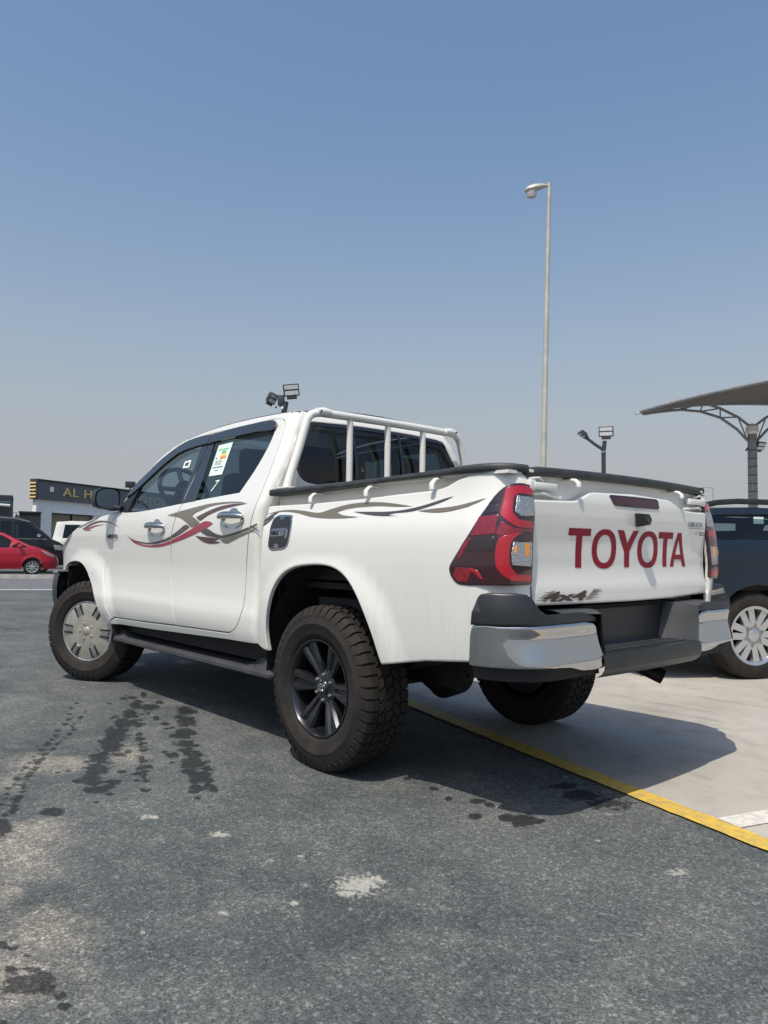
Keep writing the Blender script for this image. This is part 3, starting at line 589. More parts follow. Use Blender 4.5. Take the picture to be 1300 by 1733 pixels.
def ground_material():
    m = mat('asphalt', (.1, .1, .1), .85, spec=.35); nt = m.node_tree; p = nt.nodes['Principled BSDF']; N = nt.nodes.new; L = nt.links.new
    tc = N('ShaderNodeTexCoord'); co = tc.outputs['Object']
    def noise(scale, detail=4, rough=.6, src=co):
        n = N('ShaderNodeTexNoise'); n.inputs['Scale'].default_value = scale; n.inputs['Detail'].default_value = detail; n.inputs['Roughness'].default_value = rough
        L(src, n.inputs['Vector']); return n.outputs['Fac']
    def rng(v, a, b, c=0., d=1., smooth=False):
        r = N('ShaderNodeMapRange'); r.inputs[1].default_value = a; r.inputs[2].default_value = b; r.inputs[3].default_value = c; r.inputs[4].default_value = d
        if smooth: r.interpolation_type = 'SMOOTHSTEP'
        L(v, r.inputs[0]); return r.outputs[0]
    def math_(op, a, b):
        n = N('ShaderNodeMath'); n.operation = op
        for i, v in enumerate((a, b)):
            if isinstance(v, (int, float)): n.inputs[i].default_value = v
            else: L(v, n.inputs[i])
        return n.outputs[0]
    def mix(fac, a, b, mode='MIX'):
        n = N('ShaderNodeMix'); n.data_type = 'RGBA'; n.blend_type = mode
        if isinstance(fac, (int, float)): n.inputs[0].default_value = fac
        else: L(fac, n.inputs[0])
        for i, v in ((6, a), (7, b)):
            if isinstance(v, tuple): n.inputs[i].default_value = (*v, 1)
            else: L(v, n.inputs[i])
        return n.outputs[2]
    def attr(nm):
        a = N('ShaderNodeAttribute'); a.attribute_name = nm; return a.outputs['Fac']
    vo = N('ShaderNodeTexVoronoi'); vo.inputs['Scale'].default_value = 210; L(co, vo.inputs['Vector'])
    sep = N('ShaderNodeSeparateColor'); L(vo.outputs['Color'], sep.inputs[0])
    vo2 = N('ShaderNodeTexVoronoi'); vo2.inputs['Scale'].default_value = 115; L(co, vo2.inputs['Vector'])
    sep2 = N('ShaderNodeSeparateColor'); L(vo2.outputs['Color'], sep2.inputs[0])
    grain = rng(sep.outputs[0], 0, 1, .58, 1.42); grain2 = rng(sep2.outputs[1], .80, .93, 1, 1.7)
    big = noise(.9, 5, .62); mid = noise(4.5, 6, .65); fine = noise(34, 5, .7)
    base = mix(rng(big, .35, .68), (.046, .055, .058), (.100, .108, .107))
    base = mix(rng(mid, .40, .70), base, (.122, .124, .118), 'MIX') if False else mix(math_('MULTIPLY', rng(mid, .45, .70), .58), base, (.138, .141, .133))
    g = math_('MULTIPLY', math_('MULTIPLY', grain, grain2), rng(fine, .3, .7, .72, 1.28))
    gc = N('ShaderNodeCombineColor'); [L(g, gc.inputs[i]) for i in range(3)]
    base = mix(1.0, base, gc.outputs[0], 'MULTIPLY')
    vf = N('ShaderNodeTexVoronoi'); vf.inputs['Scale'].default_value = 7.5; vf.inputs['Randomness'].default_value = 1; L(co, vf.inputs['Vector'])
    sf = N('ShaderNodeSeparateColor'); L(vf.outputs['Color'], sf.inputs[0])
    fd_ = math_('ADD', vf.outputs['Distance'], math_('MULTIPLY', math_('SUBTRACT', noise(60, 4, .7), .5), .22))
    fleck = math_('MULTIPLY', rng(fd_, .10, .05), rng(sf.outputs[0], .80, .83))
    base = mix(math_('MULTIPLY', fleck, .6), base, (.36, .36, .33))
    sandm = rng(math_('ADD', attr('sand'), math_('MULTIPLY', math_('SUBTRACT', noise(7, 6, .7), .5), 1.1)), .28, .95, 0, .85, True)
    sandm = math_('MULTIPLY', sandm, rng(fine, .25, .65, .55, 1))
    sandc = mix(1.0, mix(rng(sep.outputs[1], 0, 1), (.17, .155, .13), (.29, .265, .225)), gc.outputs[0], 'MULTIPLY')
    base = mix(sandm, base, sandc)
    spl = rng(math_('ADD', attr('splash'), math_('MULTIPLY', math_('SUBTRACT', noise(45, 5, .75), .5), 2.6)), .40, .85, 0, .75, True)
    base = mix(spl, base, (.42, .41, .36))
    wet = rng(math_('ADD', attr('wet'), math_('MULTIPLY', math_('SUBTRACT', noise(21, 7, .75), .5), 1.5)), .34, .52, 0, 1, True)
    base = mix(math_('MULTIPLY', wet, .88), base, mix(1.0, base, (.13, .14, .15), 'MULTIPLY'))
    L(base, p.inputs['Base Color']); L(rng(wet, 0, 1, .85, .62), p.inputs['Roughness'])
    b = N('ShaderNodeBump'); b.inputs['Strength'].default_value = .55; b.inputs['Distance'].default_value = .004
    hgt = math_('ADD', math_('MULTIPLY', rng(vo.outputs['Distance'], 0, .6, 1, 0), .6), math_('MULTIPLY', fine, .8)); L(hgt, b.inputs['Height']); L(b.outputs[0], p.inputs['Normal'])
    return m
def build_ground():
    x0, x1, y0, y1, d = -2.5, 5.7, -.9, 3.1, .016
    xs = np.arange(x0, x1+1e-6, d); ys = np.arange(y0, y1+1e-6, d); nx, ny = len(xs), len(ys)
    X, Y = np.meshgrid(xs, ys, indexing='ij'); XY = np.stack([X.ravel(), Y.ravel()], 1); x1, y1 = xs[-1], ys[-1]
    def field(bl):
        F = np.zeros(len(XY), np.float32)
        for cx, cy, ax, ay, bx, by, w in bl:
            rr = max(math.hypot(ax, ay), math.hypot(bx, by))*1.7
            s = np.where((abs(XY[:, 0]-cx) < rr) & (abs(XY[:, 1]-cy) < rr))[0]
            if not len(s): continue
            q = XY[s]-(cx, cy); det = ax*by-ay*bx
            u = (q[:, 0]*by-q[:, 1]*bx)/det; v = (ax*q[:, 1]-ay*q[:, 0])/det
            F[s] = np.maximum(F[s], w*np.clip(1-np.sqrt(u*u+v*v)/1.6, 0, 1))
        return F
    co = np.zeros((nx*ny+12, 3), np.float32); co[:nx*ny, :2] = XY
    Bg = 900
    idx = np.arange(nx*ny).reshape(nx, ny)
    q = np.stack([idx[:-1, :-1], idx[1:, :-1], idx[1:, 1:], idx[:-1, 1:]], -1).reshape(-1, 4)
    b = nx*ny
    co[b:b+12, :2] = [(-Bg,-Bg),(x0,-Bg),(x1,-Bg),(Bg,-Bg),(-Bg,y0),(Bg,y0),(-Bg,y1),(Bg,y1),(-Bg,Bg),(x0,Bg),(x1,Bg),(Bg,Bg)]
    c00, c10, c01, c11 = idx[0,0], idx[-1,0], idx[0,-1], idx[-1,-1]
    ring = [(b,b+1,c00,b+4),(b+1,b+2,c10,c00),(b+2,b+3,b+5,c10),(b+4,c00,c01,b+6),(c10,b+5,b+7,c11),(b+6,c01,b+9,b+8),(c01,c11,b+10,b+9),(c11,b+7,b+11,b+10)]
    me = bpy.data.meshes.new('ground'); me.from_pydata(co.tolist(), [], q.tolist()+ring)
    for nm, bl in (('wet', WET), ('sand', SAND), ('splash', SPLASH)):
        a = me.attributes.new(nm, 'FLOAT', 'POINT'); v = np.zeros(len(co), np.float32); v[:nx*ny] = field(bl); a.data.foreach_set('value', v)
    o = link('ground', me, ground_material()); o['kind'] = 'structure'; return o
build_ground()
def sheet(name, poly, z, m, thick=0):
    mb = MB()
    if thick: mb.prism(poly, lambda u, v, w: (u, v, w), 0.0, z)
    else: mb.add([(x, y, z) for x, y in poly], [tuple(range(len(poly)))])
    o = mb.build(name, m, None, 0); o['kind'] = 'structure'; return o
def line_y(x): return -.604-.2686*(x-.955)
def concrete_material():
    m = mat('concrete', (.4, .38, .34), .8, spec=.3, bump=(160, .25, .002)); nt = m.node_tree; p = nt.nodes['Principled BSDF']; N = nt.nodes.new; L = nt.links.new
    tc = N('ShaderNodeTexCoord')
    def noise(s, d=5, sc=(1,1,1)):
        mp = N('ShaderNodeMapping'); mp.inputs['Scale'].default_value = sc; L(tc.outputs['Object'], mp.inputs[0])
        n = N('ShaderNodeTexNoise'); n.inputs['Scale'].default_value = s; n.inputs['Detail'].default_value = d; n.inputs['Roughness'].default_value = .65; L(mp.outputs[0], n.inputs['Vector']); return n.outputs['Fac']
    def mix(f, a, b, lo, hi, top=1.):
        r = N('ShaderNodeMapRange'); r.inputs[1].default_value = lo; r.inputs[2].default_value = hi; r.inputs[4].default_value = top; L(f, r.inputs[0])
        n = N('ShaderNodeMix'); n.data_type = 'RGBA'; L(r.outputs[0], n.inputs[0])
        for i, v in ((6, a), (7, b)):
            if isinstance(v, tuple): n.inputs[i].default_value = (*v, 1)
            else: L(v, n.inputs[i])
        return n.outputs[2]
    c = mix(noise(.7), (.33, .31, .275), (.43, .405, .365), .35, .65)
    c = mix(noise(5, 6), c, (.27, .25, .22), .50, .70, .6)
    c = mix(noise(2.2, 7, (.5, 1.6, 1)), c, (.21, .195, .17), .54, .66, .6)
    c = mix(noise(14, 6, (1, .35, 1)), c, (.19, .18, .165), .66, .76, .6)
    c = mix(noise(120, 3), c, (.24, .23, .21), .55, .8, .5)
    L(c, p.inputs['Base Color']); return m
sheet('concrete_pavement', [(-16, line_y(-16)), (12, line_y(12)), (12, -40), (-16, -40)], .004, concrete_material())
def paint_line(name, col, wear):
    m = mat(name, col, .7, bump=(200, .3, .002)); nt = m.node_tree; p = nt.nodes['Principled BSDF']; N = nt.nodes.new; L = nt.links.new
    tc = N('ShaderNodeTexCoord'); n = N('ShaderNodeTexNoise'); n.inputs['Scale'].default_value = 26; n.inputs['Detail'].default_value = 7; n.inputs['Roughness'].default_value = .75; L(tc.outputs['Object'], n.inputs['Vector'])
    r = N('ShaderNodeMapRange'); r.inputs[1].default_value = .44; r.inputs[2].default_value = .62; r.inputs[4].default_value = .9; L(n.outputs['Fac'], r.inputs[0])
    mx = N('ShaderNodeMix'); mx.data_type = 'RGBA'; L(r.outputs[0], mx.inputs[0]); mx.inputs[6].default_value = (*col, 1); mx.inputs[7].default_value = (*wear, 1); L(mx.outputs[2], p.inputs['Base Color'])
    return m
# the yellow line has an uneven painted edge
ed = []; other = []
x = -16.0
while x < 12:
    j = random.uniform(-.004, .004); k = random.uniform(-.004, .004)
    ed.append((x, line_y(x)-.012+j)); other.append((x, line_y(x)+.100+k)); x += .06
mb = MB().grid([[(a[0], a[1], .008), (b[0], b[1], .008)] for a, b in zip(ed, other)])
o = mb.build('yellow_line', paint_line('yellow_road_paint', (.60, .40, .06), (.36, .27, .10)), None, 0); o['kind'] = 'structure'
d = Vector((-.31, -.95)).normalized(); nrm = Vector((-d.y, d.x)); p0 = Vector((-1.57, .060))
q = [p0+nrm*.055, p0-nrm*.055, p0-nrm*.055+d*4.8, p0+nrm*.055+d*4.8]
sheet('white_bay_line', [tuple(v) for v in q], .008, paint_line('white_road_paint', (.62, .60, .55), (.40, .38, .34)))
# the road across the yard, with its white edge line and kerb
rd_d = Vector((-.48, -.877)).normalized(); rd_n = Vector((rd_d.y, -rd_d.x))
if rd_n.x < 0: rd_n = -rd_n
r0 = Vector((15.9, -2.5))
def strip(name, a, b, z, m, lo=-45, hi=40, thick=0):
    return sheet(name, [tuple(r0+rd_n*a+rd_d*lo), tuple(r0+rd_n*b+rd_d*lo), tuple(r0+rd_n*b+rd_d*hi), tuple(r0+rd_n*a+rd_d*hi)], z, m, thick)
strip('road', .0, 6.4, .005, mat('road_asphalt', (.115, .120, .130), .85, noise=(5, .2), bump=(120, .3, .003)))
strip('road_edge_line', -.30, .0, .009, mat('road_line_paint', (.45, .45, .44), .7, noise=(8, .25)))
strip('road_kerb', 6.4, 6.7, .12, mat('kerb_stone', (.36, .35, .33), .8, noise=(4, .2)), thick=1)

# ------------------------------------------------------------------ other vehicles
def bg_wheel(root, loc, r, w, spokes, m_rim, left=True, double=False):
    wh = bpy.data.objects.new('wheel', None); COL.objects.link(wh); wh.parent = root; wh.location = loc
    if not left: wh.rotation_euler = (0, 0, PI)
    k = w/2; ri = r*.66
    MB().lathe([(ri,-k*.8),(r*.80,-k),(r*.95,-k*.85),(r,-k*.6),(r,k*.6),(r*.95,k*.85),(r*.80,k),(ri+.008,k*.93),(ri,k*.8)], 44).build('tyre', M['rubber'], wh, 40)
    MB().lathe([(ri-.012,-k*.8),(ri-.012,k*.70),(ri+.004,k*.86),(ri+.004,k*.90),(ri-.02,k*.84),(ri-.035,k*.3)], 44).build('rim', m_rim, wh, 40)
    MB().lathe([(.001,0),(ri*.75,0),(ri*.8,-k*.3)], 24).build('brake_disc', M['under'], wh, 40)
    sp = MB()
    for i in range(spokes):
        for s in ((1, -1) if double else (0,)):
            a = 2*PI*i/spokes+.2; ca, sa = math.cos(a), math.sin(a); rows = []
            for q, hw, o in ((.12, .13, .09), (.5, .10, .125), (1.0, .115, .20)):
                c0 = s*o*ri; hh = hw*ri*(1.1 if double else 1.6 if spokes == 6 else 1.1); rr = q*(ri-.012)
                rows.append([(rr*ca-t*sa, y, rr*sa+t*ca) for t, y in ((c0-hh*1.2, k*.35), (c0-hh, k*.72), (c0+hh, k*.72), (c0+hh*1.2, k*.35))])
            sp.grid(rows)
    sp.build('spokes', m_rim, wh, 25)
    MB().lathe([(.001,k*.80),(ri*.16,k*.80),(ri*.22,k*.74),(ri*.24,k*.4)], 24).build('wheel_hub', m_rim, wh, 40)
    return wh
def vehicle(root, paint, W, top, arches, bottom, windows, ax, r, spokes=7, rim=None, tw=.21, track=.74, ends=(.45, .20), gl=None, double=False, pillar=None):
    """generic car body: side sheets from the outline, a crowned strip over the top, glass in the openings"""
    xf = max(p[0] for p in top); xr = min(p[0] for p in top); Wf = smooth_tab(W)
    def side(x, z):
        t = max(0, (x-(xf-ends[0]))/ends[0]); u = max(0, ((xr+ends[0])-x)/ends[0])
        f = 0
        for a in ax: f = max(f, .022*(1-sstep(r*1.12, r*1.5, math.hypot(x-a, z-r))))
        return (x, Wf(z)-ends[1]*(t**2.6+u**2.6)+f, z)
    up = [(x, z) for x, z, _ in top]
    lowline = []
    for a in sorted(ax):
        ra = r*1.16
        lowline += [(a+ra*math.cos(PI-PI*k/12), r+ra*math.sin(PI-PI*k/12)) if 0 < k < 12 else (a+ra*(-1 if k == 0 else 1), bottom) for k in range(13)]
    out = up + [(xr+.03, bottom)] + lowline + [(xf-.03, bottom)]
    for mr in (False, True):
        b = panel('body_side', side, out, paint, root, holes=[w for w in windows], step=.09, soft=.008, depth=.03, mirror=mr)
        for w in windows: panel('window', side, w, gl or M['glass_dark'], b, step=.2, soft=0, depth=0, off=-.012, mirror=mr)
    i = 0
    while i < len(top)-1:
        j = i
        while j < len(top)-1 and top[j][2] == top[i][2]: j += 1
        seg = [(x, z) for x, z, _ in top[i:j+1]]
        rows = []
        for x, z in seg:
            y = side(x, z)[1]; c = .03 if z > .8 else .0
            bulge = ends[1]*.9*((max(0,(x-(xf-ends[0]))/ends[0]))**2.0 - (max(0,((xr+ends[0])-x)/ends[0]))**2.0)
            rows.append([(x+bulge*.3*(1-t*t), y*t, z+c*(1-t*t)) for t in [k/6-1 for k in range(13)]])
        g = top[i][2]
        MB().grid(rows).build({'paint': 'body_top', 'glass': 'windscreen', 'dark': 'front_trim'}[g], {'paint': paint, 'glass': M['glass_mid'], 'dark': M['black_plastic']}[g], root, 40)
        i = j
    MB().box(((xf+xr)/2, 0, bottom+.12), (xf-xr-.5, Wf(.5)*1.7, .1)).build('floor_pan', M['under'], root, 0)
    MB().box((-.1, .36, .95), (.5, .5, .6), .08).box((-.1, -.36, .95), (.5, .5, .6), .08).box((-1.0, 0, .95), (.5, 1.2, .6), .08).build('seats', M['seat'], root, 60)
    for a in ax:
        for s in (1, -1): bg_wheel(root, (a, s*track, r), r, tw, spokes, rim or M['silver'], s > 0, double)
    return side
def place(local, world_xy, rz):
    c, s = math.cos(rz), math.sin(rz); return (world_xy[0]-(c*local[0]-s*local[1]), world_xy[1]-(s*local[0]+c*local[1]), 0)
HEAD_R = math.atan2(-.96, -.28)
# red hatchback across the road
rt = thing('parked_car', 'red hatchback parked across the road in front of the black van', 'car', place((1.25,-.82), (24.9,-5.1), HEAD_R), HEAD_R)
sd = vehicle(rt, M['red_paint'], [(.25,.78),(.5,.83),(.75,.835),(.95,.81),(1.1,.74),(1.45,.58),(1.55,.53)],
    [(2.02,.24,'paint'),(2.06,.50,'paint'),(2.00,.66,'paint'),(1.86,.77,'paint'),(1.55,.90,'paint'),(1.20,1.01,'glass'),(.35,1.44,'paint'),(-.2,1.53,'paint'),(-1.0,1.50,'paint'),(-1.60,1.36,'glass'),(-1.92,1.0,'paint'),(-2.0,.6,'paint'),(-1.97,.24,'paint')],
    1, .22, [[(1.12,.97),(.62,.955),(.60,1.02),(.80,1.13)], [(.52,.95),(-.35,.97),(-.35,1.42),(.28,1.38),(.58,1.20)], [(-.45,.97),(-1.35,1.0),(-1.30,1.34),(-.45,1.42)]], (1.25,-1.25), .29, 9, M['silver'], .20, .72, gl=M['glass_dark'], double=False)
for mr in (False, True):
    panel('headlamp', sd, [(1.52,.87),(1.68,.82),(1.90,.71),(1.96,.62),(1.84,.66),(1.66,.74)], M['lamp_white'], rt, step=.06, soft=.003, depth=.01, off=.006, mirror=mr)
    s = -1 if mr else 1
    MB().tube([(.86,s*.80,1.0),(.84,s*.93,1.03)], [.03,.075], 10, flat=.7).build('door_mirror', M['red_paint'], rt, 50)
# black people carrier behind it
vt = thing('parked_van', 'black van with chrome mirrors parked behind the red hatchback', 'van', place((2.45,-.90), (26.9,-6.9), HEAD_R), HEAD_R)
sd = vehicle(vt, M['black_paint'], [(.3,.88),(.6,.93),(1.0,.93),(1.25,.90),(1.9,.76),(2.15,.68)],
    [(2.40,.32,'paint'),(2.46,.75,'paint'),(2.38,1.02,'paint'),(2.15,1.18,'paint'),(1.95,1.27,'glass'),(1.18,1.93,'paint'),(.80,2.06,'paint'),(0,2.13,'paint'),(-1.6,2.12,'paint'),(-2.3,1.98,'glass'),(-2.48,1.2,'paint'),(-2.48,.32,'paint')],
    1, .30, [[(1.72,1.30),(.65,1.32),(.65,1.90),(1.05,1.88)], [(.52,1.32),(.18,1.32),(.18,1.92),(.52,1.91)], [(.06,1.32),(-1.1,1.32),(-1.1,1.93),(.06,1.93)], [(-1.22,1.32),(-2.2,1.32),(-2.1,1.85),(-1.22,1.93)]], (1.55,-1.5), .36, 6, M['silver'], .22, .80, gl=M['glass_dark'])
for mr in (False, True):
    s = -1 if mr else 1
    panel('headlamp', sd, [(1.98,1.06),(2.20,1.06),(2.38,.98),(2.38,.86),(2.05,.88)], M['lamp_white'], vt, step=.08, soft=.003, depth=.01, off=.006, mirror=mr)
    MB().tube([(1.50,s*.90,1.38),(1.47,s*1.0,1.41),(1.47,s*1.10,1.41)], [.03,.08,.07], 10, flat=.9).build('door_mirror', M['chrome'], vt, 50)
    MB().tube([(1.15,s*.772,1.925),(.70,s*.735,2.03),(0,s*.70,2.085),(-1.6,s*.70,2.08),(-2.2,s*.74,1.99)], .016, 6).build('roof_highlight', M['silver'], vt, 50)  # silver tube stands in for the highlight along the roof edge
    MB().tube([(1.75,s*.905,1.275),(.6,s*.905,1.285),(-2.2,s*.905,1.285)], .010, 6).build('belt_trim', M['silver'], vt, 50)
    for z in (1.17, 1.06): MB().box((.62, s*.945, z), (.20, .03, .035), .012).build('door_handle', M['chrome'], vt, 40)
# white vehicle by the showroom
wt = thing('parked_van', 'white van with dark windows parked in front of the showroom', 'van', place((-2.3,-.9), (32.5,-8.15), HEAD_R), HEAD_R)
vehicle(wt, M['white_plain'], [(.3,.86),(.6,.92),(1.2,.92),(1.4,.88),(2.0,.78),(2.25,.70)],
    [(2.30,.35,'paint'),(2.35,1.05,'paint'),(1.5,1.25,'glass'),(.9,2.05,'paint'),(.4,2.16,'paint'),(-1.5,2.17,'paint'),(-2.15,2.10,'glass'),(-2.32,1.3,'paint'),(-2.32,.35,'paint')],
    1, .32, [[(1.2,1.38),(.45,1.38),(.45,1.98),(.80,1.98)], [(.30,1.38),(-.65,1.38),(-.65,2.0),(.30,2.0)], [(-.78,1.38),(-1.9,1.38),(-1.80,2.0),(-.78,2.0)]], (1.45,-1.4), .36, 6, M['silver'], .22, .78, gl=M['glass_dark'])
# dark lorry at the far left, facing this way
LZ = math.atan2(4.5+3.02, -34-2.9)
lt = thing('parked_lorry', 'dark green lorry with black box body and pale sun visor behind the black van', 'lorry', (36.6, -6.35, 0), LZ)
MB().box((-.9,0,1.9), (1.9,2.3,2.5), .12).build('cab', M['green_dark'], lt, 40)
MB().box((.055,0,2.35), (.03,2.0,.85), .01).build('windscreen', M['film'], lt, 0)
MB().tube([(.10,-1.0,2.93),(.16,-.5,2.95),(.17,0,2.95),(.16,.5,2.95),(.10,1.0,2.93)], .11, 10, flat=.7).build('sun_visor', mat('pale_green_visor', (.50,.56,.52), .5), lt, 50)
MB().box((-3.8,0,2.3), (4.6,2.5,2.3), .03).box((-1.7,0,3.30), (1.5,2.4,.42), .05).build('box_body', M['dark_wall'], lt, 0)
MB().tube([(-1.6,-1.34,1.2),(-1.6,-1.34,3.70)], .055, 10).lathe([(.001,3.72),(.13,3.70),(.14,3.62)], 12, 'z', (-1.6,-1.34,0)).build('exhaust_stack', M['dark_wall'], lt, 40)
for s in (1, -1):
    MB().tube([(-.1,s*1.12,2.6),(.05,s*1.32,2.6),(.05,s*1.32,2.1)], .02, 6).box((.05,s*1.33,2.3), (.06,.16,.40), .02).build('door_mirror', M['black_plastic'], lt, 40)
    for x in (-.8, -4.6): bg_wheel(lt, (x, s*1.05, .48), .48, .28, 6, M['silver'], s > 0)
# navy SUV on the concrete to the right, its rear right corner nearest
NZ = R(63)+PI
nv = thing('parked_suv', 'navy blue SUV with roof rails and silver six-spoke wheel on the concrete beside the pickup', 'car', place((-1.38,-.90), (-.22,-3.45), NZ), NZ)
sd = vehicle(nv, M['navy'], [(.3,.84),(.5,.89),(.8,.912),(1.0,.905),(1.12,.880),(1.18,.848),(1.37,.735),(1.46,.66)],
    [(2.25,0.32,'paint'),(2.30,0.62,'paint'),(2.22,0.9,'paint'),(2.05,1.02,'paint'),(1.60,1.09,'paint'),(1.10,1.143,'glass'),(.35,1.397,'paint'),(0,1.43,'paint'),(-1.2,1.444,'paint'),(-1.85,1.42,'paint'),(-2.10,1.378,'glass'),(-2.30,1.08,'paint'),(-2.38,0.75,'paint'),(-2.33,0.32,'paint')],
    1, .30, [[(.95,1.153),(.12,1.157),(.12,1.378),(.34,1.364)], [(.0,1.157),(-.88,1.16),(-.88,1.384),(0,1.384)], fillet([(-.98,1.16),(-1.45,1.161),(-1.78,1.166),(-1.87,1.206),(-1.85,1.285),(-1.76,1.345),(-1.55,1.374),(-.98,1.384)], 60, 2)], (1.42,-1.38), .365, 6, M['silver'], .235, .79, gl=M['glass_front'], double=True)
for s in (1, -1):
    MB().tube([(.26,s*.66,1.41),(.10,s*.665,1.45),(-.2,s*.66,1.485),(-.6,s*.655,1.495),(-1.35,s*.655,1.495),(-1.55,s*.655,1.48),(-1.72,s*.655,1.445),(-1.80,s*.655,1.41)], .020, 8, flat=1.3).build('roof_rail', M['black_plastic'], nv, 50)
    MB().tube([(.80,s*.86,1.16),(.78,s*1.0,1.19),(.79,s*1.06,1.19)], [.04,.09,.07], 12, flat=.75).build('door_mirror', M['navy'], nv, 50)
    MB().box((-.66, s*.895, 1.085), (.20,.03,.03), .010).build('door_handle', M['silver'], nv, 40)
    MB().box((-2.12, s*.80, .98), (.18,.12,.20), .03).build('tail_lamp', M['lamp_red_dim'], nv, 40)
MB().box((-1.50,0,1.13), (.70,1.40,.03)).build('parcel_shelf', M['seat'], nv, 0)
MB().box((-1.55,-.55,1.152), (.26,.22,.006)).build('shelf_paper', M['paper_white'], nv, 0)
for y in (.40, -.40): MB().box((-1.02,y,1.28), (.10,.28,.18), .045).build('headrest', M['seat'], nv, 50)
MB().box((-1.20,-.735,1.33), (.10,.004,.06)).build('window_sticker', M['paper'], nv, 0)

# ------------------------------------------------------------------ showroom
BA = Vector((40.25, -9.68)); bd = Vector((.499, -.866)).normalized(); bn = Vector((bd.y, -bd.x))
if bn.x > 0: bn = -bn                                    # towards the yard
bt = thing('showroom', 'white car showroom with grey fascia and gold lettering behind the parked vans', 'building', (BA.x, BA.y, 0), math.atan2(bd.y, bd.x))
# local frame: x along the front, y: +y or -y is outwards
sgn = 1 if Vector((-bd.y, bd.x)).dot(bn) > 0 else -1
def bxl(mb, x0, x1, o0, o1, z0, z1): return mb.box(((x0+x1)/2, sgn*(o0+o1)/2, (z0+z1)/2), (x1-x0, abs(o1-o0), z1-z0))
wl_ = MB()
bxl(wl_, 0, 1.15, -.25, 0, 0, 3.55); bxl(wl_, 1.15, 4.55, -.25, 0, 2.95, 3.55); bxl(wl_, 4.55, 5.1, -.25, 0, 0, 3.55)
for k in range(5):
    a = 5.1+k*3.6; bxl(wl_, a, a+3.1, -.25, 0, 2.95, 3.55); bxl(wl_, a+3.1, a+3.6, -.25, 0, 0, 3.55)
SK = Vector((.96,-.28))*9                              # the side wall runs straight back from the yard
sk = (SK.dot(bd), SK.dot(Vector((-bd.y, bd.x))))
for q in (0, 22.85): wl_.prism([(q,-.25*sgn),(q+.25,-.25*sgn),(q+.25+sk[0],sk[1]),(q+sk[0],sk[1])], lambda u, v, w: (u, v, w), 0, 3.55)
wl_.build('wall', M['wall_white'], bt, 0)
fa = MB(); bxl(fa, -.12, 23.2, -.25, .18, 3.55, 4.55); fa.build('fascia', M['panel_grey'], bt, 0)
tr = MB(); bxl(tr, -.18, 23.26, -.3, .24, 4.55, 4.64); bxl(tr, -.18,-.12,-.3,.2,3.55,4.55); tr.build('fascia_trim', M['dark_wall'], bt, 0)
si = MB()
for k in range(5): bxl(si, -.215, -.185, -.3-.0*k, .12, 3.62+.19*k, 3.70+.19*k)
si.build('side_sign', M['gold'], bt, 0)
rf = MB().prism([(.02,-.26*sgn),(23.08,-.26*sgn),(23.08+sk[0],sk[1]),(.02+sk[0],sk[1])], lambda u, v, w: (u, v, w), 3.56, 4.45); rf.build('roof', M['wall_white'], bt, 0)
lw = MB(); bxl(lw, 1.15, 22.9, .0, .06, 2.86, 2.95); lw.build('lintel', M['wall_white'], bt, 0)
for x0, x1 in [(1.15, 4.55)]+[(5.1+3.6*k, 8.2+3.6*k) for k in range(5)]:
    f = MB(); bxl(f, x0, x1, -.16, -.10, .1, .2); bxl(f, x0, x1, -.16, -.10, 2.8, 2.9); bxl(f, (x0+x1)/2-.03, (x0+x1)/2+.03, -.16, -.10, .2, 2.8)
    w = f.build('window', M['dark_wall'], bt, 0)
    g = MB(); bxl(g, x0, x1, -.20, -.17, .1, 2.92); g.build('pane', M['shop_glass'], w, 0)
ex = (1, 0, 0) if sgn < 0 else (1, 0, 0)
def sign(txt, x, z, size, wide, sp=1.0):
    mb = text_mb(txt, (x, sgn*.185, z), (1,0,0), (0,0,1), (0,sgn,0), size, .06, 0, wide, sp)
    return mb.build('sign_lettering', M['gold'], bt, 0)
sign('AL HA', 1.72, 3.84, .68, 1.50, 1.12)
sign('MOTOR', 7.6, 3.84, .68, 1.50, 1.12)
em = MB(); bxl(em, .72, 1.02, .18, .22, 4.0, 4.28); em.build('sign_emblem', M['silver'], bt, 0)
dm = MB()
for k in range(9):
    t = PI*k/8
dm.lathe([(.001,.42),(.30,.36),(.52,.2),(.58,0)], 20, 'z', (4.3, -sgn*2.0, 4.45)); dm.build('roof_dome', M['panel_grey'], bt, 50)
# dark wall between lorry and showroom
dw = MB().box((0,0,1.35), (.3,1.0,2.7), .02).box((0,0,2.74),(.4,1.06,.08)); 
o = dw.build('yard_wall', M['dark_wall'], None, 0); o.location = (38.4, -8.85, 0); o.rotation_euler = (0,0,LZ); tag(o, 'dark yard wall between the lorry and the showroom', 'wall')

